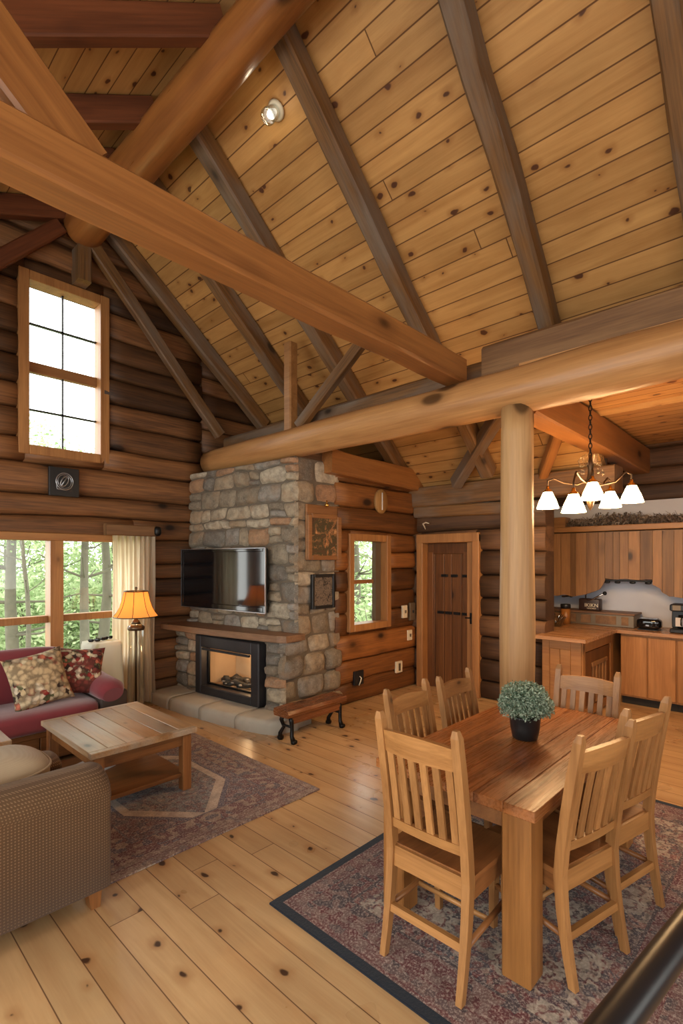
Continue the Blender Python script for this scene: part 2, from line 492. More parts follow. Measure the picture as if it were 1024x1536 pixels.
def mat_floral(name, base, seed, sc_=14.):
    t = NT(name)
    p = t.vmath('ADD', t.objco(), (seed, seed * .7, 0))
    p2 = t.vmath('ADD', p, t.vmath('MULTIPLY', t.noise(p, 20, 2, out=1), (.05, .05, .05)))
    v = t.voro(p2, sc_ * 1.6); vid = t.sep(v['Color'])
    c = t.ramp(vid[0], [(0, base), (.3, sr(150, 52, 48)), (.42, sr(206, 190, 156)), (.52, sr(60, 46, 40)), (.64, sr(200, 178, 150)), (.74, sr(96, 96, 66)), (.82, sr(190, 108, 84)), (.92, sr(224, 206, 178))], 'CONSTANT')
    big = t.noise(p, 4.5, 3)
    m = t.ramp(big, [(.42, 0.), (.5, 1.)])
    c = t.mix(m, base, c)
    ed = t.map(v['Distance'], .3, .7, 0., .6)
    c = t.mix(ed, c, sr(50, 36, 30))
    t.bsdf(c, .85, 0, t.bump(v['Distance'], .4, .008), .2)
    return t.m
W['floral'] = mat_floral('floral_cushion_cloth', sr(196, 170, 132), 1.3)
W['floral_red'] = mat_floral('red_floral_cushion_cloth', sr(126, 62, 54), 4.7, 16)
def mat_palecloth():
    t = NT('pale_floral_cloth')
    p = t.objco(); v = t.voro(t.vmath('ADD', p, t.vmath('MULTIPLY', t.noise(p, 14, 3, out=1), (.1, .1, .1))), 7.)
    r_ = t.sep(v['Color'])[0]
    c = t.mix(t.math('MULTIPLY', t.ramp(v['Distance'], [(.18, .9), (.4, 0.)]), t.math('GREATER_THAN', r_, .45)), sr(214, 214, 196), t.ramp(r_, [(.45, sr(170, 176, 110)), (.7, sr(196, 184, 120)), (.9, sr(120, 140, 96))], 'CONSTANT'))
    t.bsdf(c, .8, 0, None, .2)
    return t.m
W['floral_pale'] = mat_palecloth()

def mat_curtain():
    t = NT('cream_curtain')
    n = t.noise(t.vmath('MULTIPLY', t.objco(), (60, 60, 3)), 1, 3)
    c = t.mix(n, sr(226, 206, 172), sr(246, 236, 216))
    d = t.n('ShaderNodeBsdfDiffuse'); tr = t.n('ShaderNodeBsdfTranslucent')
    t.L(c, d.inputs[0]); t.L(c, tr.inputs[0])
    m = t.n('ShaderNodeMixShader'); m.inputs[0].default_value = .7
    t.L(d.outputs[0], m.inputs[1]); t.L(tr.outputs[0], m.inputs[2]); t.L(m.outputs[0], t.out.inputs[0])
    return t.m
W['curtain'] = mat_curtain()

def mat_leaf(name, c1, c2, tr_=.5):
    t = NT(name)
    ti = t.attr(); c = t.mix(ti, c1, c2)
    d = t.n('ShaderNodeBsdfDiffuse'); tr = t.n('ShaderNodeBsdfTranslucent')
    t.L(c, d.inputs[0]); t.L(c, tr.inputs[0])
    m = t.n('ShaderNodeMixShader'); m.inputs[0].default_value = tr_
    t.L(d.outputs[0], m.inputs[1]); t.L(tr.outputs[0], m.inputs[2]); t.L(m.outputs[0], t.out.inputs[0])
    return t.m
W['leaf'] = mat_leaf('tree_leaf', sr(112, 140, 90), sr(196, 208, 168))
W['leafy'] = mat_leaf('yellow_green_leaf', sr(150, 160, 70), sr(226, 214, 110))
W['plantleaf'] = mat_leaf('grey_green_leaf', sr(76, 100, 78), sr(186, 200, 178), .25)
W['dryleaf'] = mat_leaf('dried_sprig', sr(92, 76, 62), sr(168, 148, 128), .2)
W['bark'] = plain('tree_bark', sr(84, 80, 66), .9, var=.4, scale=8, bump=.6)
W['ground'] = plain('forest_floor', sr(120, 132, 84), .95, var=.4, scale=.6)

def mat_shade(name, c, e, tr_=.55):
    t = NT(name)
    d = t.n('ShaderNodeBsdfDiffuse'); tr = t.n('ShaderNodeBsdfTranslucent'); em = t.n('ShaderNodeEmission')
    for q in (d, tr, em): q.inputs[0].default_value = tuple(c) + (1,)
    em.inputs[1].default_value = e
    m = t.n('ShaderNodeMixShader'); m.inputs[0].default_value = tr_
    a = t.n('ShaderNodeAddShader')
    t.L(d.outputs[0], m.inputs[1]); t.L(tr.outputs[0], m.inputs[2])
    t.L(m.outputs[0], a.inputs[0]); t.L(em.outputs[0], a.inputs[1]); t.L(a.outputs[0], t.out.inputs[0])
    return t.m
W['shade'] = mat_shade('amber_lamp_shade', (.92, .47, .12), .35, .7)
W['chshade'] = emis('lit_frosted_glass', (1., .60, .27), 48.)
W['bulb'] = emis('lit_bulb', (1., .85, .62), 12.)
W['spot'] = emis('lit_ceiling_bulb', (1., .9, .75), 2.2)

def mat_rug(name, hx, hy, pal, border, dark_edge=None, medallion=False, seed=0.):
    t = NT(name)
    x, y, z = t.sep(t.objco())
    ax = t.math('ABSOLUTE', x); ay = t.math('ABSOLUTE', y)
    d = t.math('MINIMUM', t.math('SUBTRACT', hx, ax), t.math('SUBTRACT', hy, ay))
    p = t.comb(ax, ay, seed)
    wob = t.vmath('MULTIPLY', t.noise(p, 9, 3, out=1), (.09, .09, 0.))
    p2 = t.vmath('ADD', p, wob)
    v1 = t.voro(p2, 8.5, dim='2D'); v2 = t.voro(p2, 34., dim='2D')
    v3 = t.voro(t.vmath('ADD', p, t.vmath('MULTIPLY', wob, (.5, .5, 0.))), 17., dim='2D')
    c1 = t.ramp(t.sep(v1['Color'])[0], [(i / len(pal), c) for i, c in enumerate(pal)], 'CONSTANT')
    pal2 = pal[2:] + pal[:2]
    c2 = t.ramp(t.sep(v2['Color'])[1], [(i / len(pal2), c) for i, c in enumerate(pal2)], 'CONSTANT')
    f = t.ramp(v1['Distance'], [(.22, 1.), (.3, 0.), (.42, 0.), (.5, 1.)])
    field = t.mix(t.math('ADD', .3, t.math('MULTIPLY', f, .6)), c1, c2)
    c3 = t.ramp(t.sep(v3['Color'])[2], [(i / len(pal), c) for i, c in enumerate(pal[3:] + pal[:3])], 'CONSTANT')
    field = t.mix(t.ramp(v3['Distance'], [(.2, .85), (.34, 0.), (.5, 0.), (.6, .6)]), field, c3)
    fl_ = t.voro(p, 2.6, dim='2D'); rosette = t.math('ADD', fl_['Distance'], t.math('MULTIPLY', v2['Distance'], .12))
    field = t.mix(t.ramp(rosette, [(.12, .8), (.16, 0.), (.2, 0.), (.22, .75), (.26, .75), (.28, 0.)]), field, sr(198, 186, 166))
    if medallion:
        m = t.math('MAXIMUM', t.math('MULTIPLY', ax, 1.25), t.math('ADD', t.math('MULTIPLY', ax, .72), t.math('MULTIPLY', ay, .62)))
        field = t.mix(t.math('LESS_THAN', m, .50), field, t.mix(t.math('MULTIPLY', f, .8), sr(120, 122, 124), c2))
        band = t.math('MULTIPLY', t.math('LESS_THAN', m, .50), t.math('GREATER_THAN', m, .43))
        field = t.mix(band, field, sr(200, 178, 158))
        band2 = t.math('MULTIPLY', t.math('LESS_THAN', m, .535), t.math('GREATER_THAN', m, .505))
        field = t.mix(band2, field, sr(86, 78, 98))
    col_ = field
    # border rings
    bv = t.voro(p2, 26., dim='2D')
    bc = t.ramp(t.sep(bv['Color'])[2], [(0, border[0]), (.35, border[1]), (.6, border[2]), (.8, pal[3])], 'CONSTANT')
    for lo, hi, c in ((0, .30, bc), (.285, .30, border[2]), (.14, .152, border[1]), (.0, .12, t.mix(.55, border[0], bc)), (.06, .07, border[1])):
        q = t.math('MULTIPLY', t.math('GREATER_THAN', d, lo), t.math('LESS_THAN', d, hi))
        col_ = t.mix(q, col_, c)
    w = t.noise(t.comb(x, y, 0.), 85, 3, .75); w2 = t.noise(t.comb(x, y, 0.), 14, 4, .7)
    col_ = t.mix(t.ramp(w, [(.35, .6), (.65, 0.)]), col_, t.mix(.5, col_, sr(60, 42, 40)))
    col_ = t.mix(t.ramp(w, [(.48, 0.), (.66, .75)]), col_, sr(196, 178, 164))
    col_ = t.mix(t.ramp(w2, [(.4, .5), (.6, 0.)]), col_, t.mix(.6, col_, sr(64, 46, 44)))
    if dark_edge:
        col_ = t.mix(t.math('LESS_THAN', d, .05), col_, dark_edge)
    t.bsdf(col_, .95, 0, t.bump(t.math('ADD', w, w2), .5, .006), .1, Sheen_Weight=.2)
    return t.m

# ------------------------------------------------------------------ camera, world
EYE = 1.74
cam = bpy.data.cameras.new('camera')
cam.sensor_fit = 'HORIZONTAL'; cam.sensor_width = 36; cam.lens = 765 / 1024 * 36
cam.shift_y = 72 / 1024; cam.clip_start = .05; cam.clip_end = 200
co = bpy.data.objects.new('camera', cam); col.objects.link(co)
co.location = (0, 0, EYE)
co.rotation_euler = (PI / 2, 0, math.atan2(.690, .724) - PI / 2)
sc.camera = co

wd = bpy.data.worlds.new('sky'); sc.world = wd; wd.use_nodes = True
bg = wd.node_tree.nodes['Background']
bg.inputs[0].default_value = (1., .975, .94, 1); bg.inputs[1].default_value = SKY

# ------------------------------------------------------------------ room shell
YW, XD, YWW = 6.1, 5.9, 4.2            # gable wall, door wall, small-window wall
PX, PZ, SR, SL = 2.29, 5.74, .828, .4   # roof peak and slopes
def roof(x): return PZ - SR * (x - PX) if x > PX else PZ + SL * (x - PX)

def struct(o): o['kind'] = 'structure'; return o

fl = MB(); fl.box((-2.3, -2.9, -.15), (7.7, 6.4, 0)); struct(fl.build('floor', W['floor']))

def roof_slab(name, a, b, y0, y1, mat, th=.1):
    """sloping board ceiling from a=(x,z) to b=(x,z); local X down the slope, Y along"""
    L = math.hypot(b[0] - a[0], b[1] - a[1])
    m = MB().box((0, y0, 0), (L, y1, th))
    o = m.build(name, mat)
    ang = math.atan2(-(b[1] - a[1]), b[0] - a[0])
    o.location = (a[0], 0, a[1]); o.rotation_euler = (0, ang, 0)
    return struct(o)
# x of flat kitchen ceiling meeting the slope
KZ = 3.2
xk = PX + (PZ - KZ) / SR
E = roof_slab('ceiling_slope', (PX, PZ), (6.15, roof(6.15)), 1.75, 6.45, W['ceil'])
E = roof_slab('ceiling_slope_kitchen_side', (PX, PZ), (xk + .05, roof(xk + .05)), -2.9, 1.75, W['ceil'])
m = MB().box((0, -2.9, 0), (math.hypot(4.6, 4.6 * SL), 6.45, .1)); o = m.build('ceiling_left_slope', W['ceil'])
o.location = (PX - 4.6, 0, PZ - 4.6 * SL); o.rotation_euler = (0, -math.atan(SL), 0); struct(o)
struct(MB().box((3.85, -2.9, KZ), (7.7, 1.75, KZ + .08)).build('ceiling_kitchen', W['ceilk']))
struct(MB().box((5.92, 1.75, KZ), (7.7, 3.1, KZ + .08)).build('ceiling_kitchen_nook', W['ceilk']))

def log_wall(name, origin, rz, L, z0, zt, holes, mat, seed=0, courses=None, hmin=.2, hmax=.32, depth=.036, thick=.22):
    """courses of hewn logs, local X along, room on local -Y; zt(x) = wall top"""
    rnd = random.Random(seed)
    m = MB()
    zs = [z0]
    top = max(zt(L * i / 40) for i in range(41))
    while zs[-1] < top: zs.append(zs[-1] + rnd.uniform(hmin, hmax))
    def wav(i, x): return zs[i] + (.03 * nz(x * .7, i * 7.7, seed) + .012 * nz(x * 2.1, i * 3.3, seed) if 0 < i else 0)
    for i in range(len(zs) - 1):
        zm = (zs[i] + zs[i + 1]) / 2
        segs = [(0., L)]
        # roof line clip
        xs = [L * k / 200 for k in range(201) if zt(L * k / 200) > zs[i] + .04]
        if not xs: continue
        segs = [(xs[0], xs[-1])]
        segs = [(p, q, -9., 99.) for (p, q) in segs]
        for (a, b, c, d) in holes:
            if zs[i + 1] + .04 > c and zs[i] - .04 < d:
                ns = []
                for (p, q, l_, h_) in segs:
                    if b <= p or a >= q: ns.append((p, q, l_, h_)); continue
                    if a > p: ns.append((p, a, l_, h_))
                    if zs[i] < c - .01: ns.append((max(a, p), min(b, q), l_, c))
                    if zs[i + 1] > d + .01: ns.append((max(a, p), min(b, q), d, h_))
                    if b < q: ns.append((b, q, l_, h_))
                segs = ns
        ti = rnd.uniform(-1, 1); bul = rnd.uniform(.5, 1.3); off = rnd.uniform(-.008, .012)
        prof = [(0., -.03), (.03, -.006), (.09, .72 * depth), (.28, depth), (.72, depth * .95), (.91, .7 * depth), (.97, 0.), (1., -.03)]
        for (p, q, lo_, hi_) in segs:
            if q - p < .02: continue
            n = max(2, int((q - p) / .22))
            vs = []; fs = []
            for k in range(n + 1):
                x = p + (q - p) * k / n
                za, zb = wav(i, x), wav(i + 1, x)
                zc = min(zt(x), hi_)
                za = max(za, lo_); zb = max(zb, lo_)
                for (u, dd) in prof:
                    g = dd * bul + off + .016 * nz(x * 1.6, u * 2 + i * 5, seed)
                    vs.append((x, -g, min(za + (zb - za) * u, zc)))
                vs.append((x, thick, min(zb, zc))); vs.append((x, thick, min(za, zc)))
            c = len(prof) + 2
            for k in range(n):
                for j in range(c):
                    fs.append((k * c + j, (k + 1) * c + j, (k + 1) * c + (j + 1) % c, k * c + (j + 1) % c))
            sm_from = len(m.sm)
            m.add(vs, fs, True, ti)
            for k in range(n):
                for j in (c - 1, c - 2, c - 3): m.sm[sm_from + k * c + j] = False
            b = len(m.v) - len(vs)
            m.f.append(tuple(b + j for j in range(c))); m.sm.append(False)
            m.f.append(tuple(b + n * c + j for j in reversed(range(c)))); m.sm.append(False)
    o = m.build(name, mat)
    o.location = origin; o.rotation_euler = (0, 0, rz)
    return struct(o)

# gable wall (y = 6.1), local x = world x + 2.3
GW = (1.51, 2.43, 2.85, 4.78)      # gable window outer frame x0 x1 z0 z1
BW = (.98, 2.78, .55, 2.03)        # big window
ins = .06
log_wall('wall_gable', (-2.3, YW, 0), 0, 5.95, 0, lambda x: roof(x - 2.3) + .03,
         [(GW[0] + 2.3 + ins, GW[1] + 2.3 - ins, GW[2] + ins, GW[3] - ins), (BW[0] + 2.3 + ins, BW[1] + 2.3 - ins, BW[2] + ins, BW[3] - ins)], W['log'], 3, depth=.042)
log_wall('wall_gable_upper', (3.66, YW, 2.95), 0, 2.4, 0, lambda x: roof(x + 3.66) - 2.95 + .03, [], W['log'], 8)
SW = (4.48, 5.28, .87, 2.06)
log_wall('wall_window_side', (4.28, YWW, 0), 0, XD - 4.28 + .1, 0, lambda x: 2.74, [(SW[0] - 4.28 + .05, SW[1] - 4.28 - .05, SW[2] + .05, SW[3] - .05)], W['log_warm'], 11, depth=.04)
struct(MB().box((3.7, YWW + .02, 2.85), (6.1, 6.15, 2.97)).build('trim_overhang_floor', W['log_grey']))
timb = timber('trim_wall_top_log', (4.1, YWW - .03, 2.87), (6.02, YWW - .03, 2.82), .24, .27, W['tie'], 5, wav=.012); struct(timb)
# door wall (x = 5.9) facing -X : local x runs along world -Y
DY0, DY1, DZ = 3.17, 4.12, 2.07
log_wall('wall_door_side', (XD, YWW + .1, 0), -PI / 2, YWW + .1 - 2.35, 0, lambda x: 2.42, [(YWW + .1 - DY1 + .06, YWW + .1 - DY0 - .06, -.1, DZ - .06)], W['log_grey'], 21, depth=.045)
struct(timber('trim_eave_beam', (XD + .03, 6.1, 2.6), (XD + .03, 1.6, 2.6), .3, .27, W['rafter'], 3))
struct(timber('trim_lower_eave_beam', (XD - .0, 4.15, 2.40), (XD - .0, 2.35, 2.36), .2, .15, W['rafter'], 9))
# kitchen walls
XK = 7.4
struct(MB().box((XK, -2.9, 0), (XK + .2, 3.1, 2.5)).build('wall_kitchen', W['plaster']))
log_wall('wall_kitchen_upper', (XK, 3.1, 2.5), -PI / 2, 6., 0, lambda x: KZ - 2.5 + .02, [], W['log_grey'], 31)
log_wall('wall_kitchen_end', (XD + .1, 2.88, 0), 0, XK - XD, 0, lambda x: KZ + .02, [], W['log_grey'], 33)
struct(MB().box((XD + .16, 1.76, 2.7), (XD + .2, 2.9, KZ)).build('wall_nook_gable', W['log_grey']))
pl = MB().prism_y([(4.6, KZ), (5.35, KZ), (4.6, roof(4.6))], 1.72, 1.76); struct(pl.build('wall_attic_partition', W['log_grey']))
# unseen walls behind the camera; window openings sized to brighten the room
def plain_wall(name, axis, v, th, a0, a1, zt, holes, mat):
    """planked wall cut into pieces round its openings; axis 'x': plane x=v"""
    m = MB()
    cuts = sorted(set([a0, a1] + [h[0] for h in holes] + [h[1] for h in holes]))
    for i in range(len(cuts) - 1):
        p, q = cuts[i], cuts[i + 1]; mid = (p + q) / 2
        zz = [0.]
        for h in holes:
            if h[0] <= mid <= h[1]: zz += [h[2], h[3]]
        spans = [(zz[k], zz[k + 1]) for k in range(0, len(zz) - 1, 2)] + [(zz[-1], None)]
        for z0, z1 in spans:
            if z1 is None: poly = [(p, z0), (q, z0), (q, zt(q)), (p, zt(p))]
            else: poly = [(p, z0), (q, z0), (q, z1), (p, z1)]
            if axis == 'x': m.prism_x(poly, v, v + th)
            else: m.prism_y(poly, v, v + th)
    return struct(m.build(name, mat))
plain_wall('wall_left', 'x', -2.3, .2, -2.9, 6.3, lambda y: roof(-2.3) + .02, [(-1.9, .9, .25, 3.5), (1.5, 4.6, .25, 3.5)], W['log_warm'])
plain_wall('wall_back', 'y', -2.9, .2, -2.3, 2.29, lambda x: roof(x) + .05, [(-1.6, 1.2, .6, 2.9)], W['log_warm'])
plain_wall('wall_back_kitchen', 'y', -2.9, .2, 2.29, 7.6, lambda x: max(roof(x), KZ) + .05, [(2.6, 4.0, .9, 2.5)], W['log_warm'])

def window(name, axis, v, a0, a1, z0, z1, label, fw=.09, depth=.1, cols=2, rows=2, mw=.03, rail=None, room=-1, mf=None, glassv=.1, bars=None, mull=None):
    """framed window in plane axis=v; the room lies on side `room`"""
    root = empty(name, ((a0 + a1) / 2, v, z0) if axis == 'y' else (v, (a0 + a1) / 2, z0), 0, label, 'window', kind='structure')
    ox = (a0 + a1) / 2
    def P(m, A0, A1, Z0, Z1, d0, d1, bev=.006):
        lo, hi = sorted((d0, d1))
        if axis == 'y': m.box((A0 - ox, lo, Z0 - z0), (A1 - ox, hi, Z1 - z0), bev)
        else: m.box((lo, A0 - ox, Z0 - z0), (hi, A1 - ox, Z1 - z0), bev)
    r = room
    fr = MB()
    P(fr, a0, a0 + fw, z0, z1, r * .07, -r * .12); P(fr, a1 - fw, a1, z0, z1, r * .07, -r * .12)
    P(fr, a0 + fw, a1 - fw, z1 - fw, z1, r * .065, -r * .12); P(fr, a0 + fw, a1 - fw, z0, z0 + fw, r * .075, -r * .12)
    fr.build('window_frame', mf or W['trimY'], root)
    sa = MB(); gl = MB()
    i0, i1, j0, j1 = a0 + fw, a1 - fw, z0 + fw, z1 - fw
    g = -r * glassv
    for (A0, A1, Z0, Z1, hh) in (bars or []):
        P(sa, A0, A1, Z0, Z1, g + r * hh, g - r * .02, .003)
    if bars: sa.build('sash_bar', W['sash'] if not mull else mull, root)
    P(gl, i0, i1, j0, j1, g - .003, g + .003, 0)
    gl.build('window_pane', W['glass'], root)
    return root
# gable window: double hung, each sash 2 x 2
a0, a1, z0, z1 = GW; f = .1
zm = 3.80; xm = 1.97
w1 = window('window_1', 'y', YW, *GW, 'tall double hung window high in the log gable', fw=f, bars=[(a0 + f, a1 - f, zm - .05, zm + .06, .05)])
m = MB()
for zz in ((z0 + f + zm - .05) / 2, (zm + .06 + z1 - f) / 2): m.box((a0 + f - xm, .06, zz - .008 - z0), (a1 - f - xm, .1, zz + .008 - z0))
for (p, q) in ((z0 + f, zm - .05), (zm + .06, z1 - f)): m.box((-.008, .06, p - z0), (.008, .1, q - z0))
m.build('muntin', W['black'], w1)
# big window with mullion and transom
a0, a1, z0, z1 = BW
w2 = window('window_2', 'y', YW, *BW, 'wide living room window looking onto the forest', fw=.08, mf=W['trimX'],
            bars=[(1.81, 1.94, z0 + .08, z1 - .08, .16), (a0 + .08, 1.81, 1.06, 1.135, .08), (1.94, a1 - .08, 1.06, 1.135, .08)], mull=W['trimY'])
w3 = window('window_3', 'y', YWW, *SW, 'narrow double hung window beside the small outlets', fw=.085,
            bars=[(SW[0] + .085, SW[1] - .085, 1.44, 1.49, .03)])
MB().box((SW[1] - .2 - 4.88, .03, .085), (SW[1] - .1 - 4.88, .09, 1.1)).build('dark_jamb', W['greyplate'], w3)
window('window_4', 'x', -2.2, -1.9, .9, .25, 3.5, 'wide side window behind the viewer', room=1, bars=[(-.54, -.46, .34, 3.41, .05)])  # this and the next windows are unseen, sized for the daylight they admit
window('window_5', 'x', -2.2, 1.5, 4.6, .25, 3.5, 'wide side window beside the armchair', room=1, bars=[(3.01, 3.09, .34, 3.41, .05)])
window('window_6', 'y', -2.8, -1.6, 1.2, .6, 2.9, 'wide back window behind the viewer', room=1, bars=[(-.24, -.16, .69, 2.81, .05)])
window('window_7', 'y', -2.8, 2.6, 4.0, .9, 2.5, 'back window behind the dining table', room=1, bars=[(3.26, 3.34, .99, 2.41, .05)])

# door
d = empty('door_1', (XD, (DY0 + DY1) / 2, 0), 0, 'brown plank door with pale wooden casing', 'door', kind='structure')
yc = (DY0 + DY1) / 2; hw = (DY1 - DY0) / 2
m = MB()
m.box((-.08, hw - .1, 0), (.1, hw, DZ), .008); m.box((-.08, -hw, 0), (.1, -hw + .1, DZ), .008); m.box((-.085, -hw, DZ - .1), (.1, hw, DZ + .02), .008)
m.box((-.02, -hw + .1, 0), (.08, -hw + .2, DZ - .1), .004)
m.build('door_frame', W['trimY'], d)
m = MB(); rnd = random.Random(4)
y = -hw + .2
ws = [.11, .13, .10, .13, .1]
sc_ = (2 * hw - .3) / sum(ws)
for q in ws:
    q *= sc_
    m.box((.06, y + .003, .0), (.1, y + q - .003, 1.87), .006, rnd.uniform(-1, 1)); y += q
m.box((.05, -hw + .2, 1.82), (.1, hw - .1, 1.97), .006, -.9)
m.box((.045, -hw + .2, .0), (.1, -hw + .29, 1.85), .006, .2); m.box((.045, hw - .19, .0), (.1, hw - .1, 1.85), .006, -.2)
m.box((.085, -hw + .1, 0.), (.1, hw - .1, 2.0), 0, -.5)
m.build('door_panel', W['door'], d)
m = MB()
for z, sp in ((1.03, (-.22, -.09, .04, .16)), (1.53, (-.22, -.05, .1))):
    for s_ in sp: m.box((.035, s_ - .045, z - .018), (.065, s_ + .05, z + .018), .004)
m.build('iron_strap', W['iron'], d)
m = MB(); m.box((-.03, -hw + .125, .92), (-.02, -hw + .155, 1.06), .003); m.tube([(-.02, -hw + .14, 1.0), (-.07, -hw + .14, 1.0), (-.08, -hw + .19, 1.0)], .009, 8)
m.build('door_handle', W['iron'], d)
# ------------------------------------------------------------------ roof timbers
ys = [-.5, .63, 1.70, 2.9, 4.1, 5.0]
lab = ['hewn rafter nearest the viewer, over the rail', 'grey hewn rafter cut by the upper edge beyond the kitchen lights',
       'grey hewn rafter ending above the round post', 'grey hewn rafter meeting the planed tie beam end',
       'brown hewn rafter passing above the short upright strut', 'hewn rafter next to the gable wall over the stone chimney']
RD, RW = .2, .15
for i, y in enumerate(ys):
    x1 = 5.75 if y > 1.75 else 4.7
    x0 = PX + .06
    nx, nzz = -SR / math.hypot(1, SR), -1 / math.hypot(1, SR)
    o_ = .5 * RD + .005
    up = (SR, 0, 1)
    sk = .06 if y > 1 else 0
    o = timber('rafter', (x0 + nx * o_, y - sk, roof(x0) + nzz * o_), (x1 + nx * o_, y + sk, roof(x1) + nzz * o_), RW, RD, W['rafter'], i * 3 + 1, up, .02, .014)
    tag(o, lab[i], 'rafter', 'rafters under the steep board ceiling')
o = timber('rafter', (PX + .1, YW - .16, roof(PX + .1) - .13), (4.6, YW - .16, roof(4.6) - .13), .14, .2, W['rafter'], 40, (SR, 0, 1), .02, .012)
tag(o, 'dark rafter lying flush against the gable logs', 'rafter', 'rafters under the steep board ceiling')
labl = ['dark reddish rafter crossing the upper edge left of the round ridge log', 'dark reddish rafter above the planed tie beam, second along the ridge log',
        'dark reddish rafter mostly behind the tie beam', 'dark reddish rafter low over the gable window', 'dark rafter on the shallow slope over the viewer']
for i, (y, sk) in enumerate([(3.1, 1.9), (4.12, 1.45), (4.9, 1.5), (5.88, .25), (1.7, .6)]):
    x0, x1 = 1.99, -2.05
    up = (-SL, 0, 1)
    c_ = 1 / math.hypot(1, SL); o_ = .11
    if y > 5: sk = .2
    o = timber('rafter', (x0 + SL * c_ * o_, y, roof(x0) - c_ * o_), (x1 + SL * c_ * o_, min(6.0, y + sk), roof(x1) - c_ * o_), .12, .2, W['rafter_dark'], i * 5 + 2, up, .012, .004)
    tag(o, labl[i], 'rafter', 'dark rafters under the shallow board ceiling')
o = log_obj('ridge_log', (2.09, -2.68, 5.36), (2.09, 5.93, 5.35), .085, .2, W['ridge'], 2, 0, round_end=True)
tag(o, 'thick varnished round log running along under the ridge', 'log')
m = MB(); m.sup((0, 0, 0), (.09, .05, .08), 2.5, 6)
o = log_obj('log_beam', (3.75, -2.68, 3.06), (3.75, 5.98, 3.03), .178, .165, W['purlin'], 6, .0)
tag(o, 'long pale peeled log beam from chimney to kitchen, carried by the round post', 'log')
o = log_obj('log_post', (3.75, 1.72, .013), (3.75, 1.72, 2.9), .132, .122, W['post'], 14, wob=.4)
o.matrix_world = Matrix.Translation((3.75, 1.72, .013))
me = o.data
for v in me.vertices:
    x, y, z = v.co; v.co = (z, y, x)
me.flip_normals()
tag(o, 'pale peeled round log post standing behind the dining table', 'post')
o = timber('tie_beam', (-2.05, 2.25, 3.31), (3.76, 2.25, 3.31), .19, .21, W['tie'], 3, ch=.02, wav=.01)
tag(o, 'smooth reddish square beam crossing the room below the ridge log', 'beam')
o = timber('plate_beam', (4.05, 2.12, 3.38), (4.05, -2.68, 3.39), .22, .34, W['board'], 12, ch=.03, wav=.012)
tag(o, 'squared timber lying along the top of the log beam above the kitchen side', 'beam')
o = timber('plate_beam', (4.08, 6.05, 3.31), (4.08, 2.14, 3.33), .2, .24, W['rafter'], 14, ch=.03, wav=.012)
tag(o, 'greyish timber on the log beam between tie beam and chimney', 'beam')
o = timber('strut', (0.80, 2.26, 3.37), (-.42, 2.26, 4.46), .14, .24, W['tie'], 9, ch=.015, wav=.006)
tag(o, 'reddish sloping strut rising from the tie beam toward the shallow roof', 'strut')
o = timber('upright_strut', (3.8, 4.42, 3.2), (3.8, 4.42, 4.2), .12, .12, W['chair'], 5, up=(0, 1, 0))
tag(o, 'short upright timber on the log beam above the chimney', 'strut')
o = timber('brace', (3.82, 4.30, 3.24), (3.92, 3.40, 4.0), .1, .12, W['rafter'], 6)
tag(o, 'short leaning brace beside the upright timber above the chimney', 'brace')
o = timber('brace', (2.2, 5.9, 5.22), (3.80, 5.86, 3.40), .1, .14, W['rafter'], 8)
tag(o, 'long slender brace sloping across the gable logs beside the tall window', 'brace')
o = timber('brace', (1.86, 5.9, 5.28), (.75, 5.9, 4.1), .1, .15, W['rafter_dark'], 18)
tag(o, 'dark brace sloping down from the ridge log end, outer side of the tall window', 'brace')
o = timber('king_post', (2.1, 5.97, 4.79), (2.1, 5.97, 5.17), .14, .24, W['rafter'], 28, up=(0, 1, 0))
tag(o, 'stub post between tall window and ridge log end', 'post')
o = timber('brace', (XD - .2, 3.42, 2.72), (5.0, 2.45, 3.32), .13, .16, W['rafter'], 48)
tag(o, 'thick brace rising from the eave beam above the plank door', 'brace')
o = timber('brace', (XD - .1, 2.35, 2.72), (5.1, 1.86, 3.15), .1, .14, W['tie'], 52)
tag(o, 'lamp-lit brace just beside the round post under the kitchen beam', 'brace')
o = timber('kitchen_beam', (3.9, 1.73, 3.04), (XK + .05, 1.73, 3.0), .2, .32, W['tie'], 33, ch=.015, wav=.008)
tag(o, 'square kitchen ceiling beam running back from the round post', 'beam')
# ceiling lamp
n_ = Vector((-SR, 0, -1)).normalized()
lx = 2.66
cl = empty('ceiling_lamp', (lx, 3.27, roof(lx) - .005), 0, 'small round glass spot lamp on the steep board ceiling', 'lamp')
M4 = n_.to_track_quat('Z', 'Y').to_matrix().to_4x4()
def rotb(mb):
    mb.v = [tuple(M4 @ Vector(p)) for p in mb.v]; return mb
rotb(MB().lathe([(0, 0), (.07, 0), (.075, .012), (.06, .025), (0, .025)], 24)).build('base', W['white'], cl)
rotb(MB().lathe([(.05, .02), (.055, .06), (.062, .13), (.06, .15), (.056, .15), (.05, .06), (.045, .025)], 24)).build('glass_shade', W['clear'], cl)
rotb(MB().lathe([(0, .025), (.02, .03), (.034, .07), (.036, .09), (.026, .115), (0, .122)], 16)).build('bulb', W['spot'], cl)

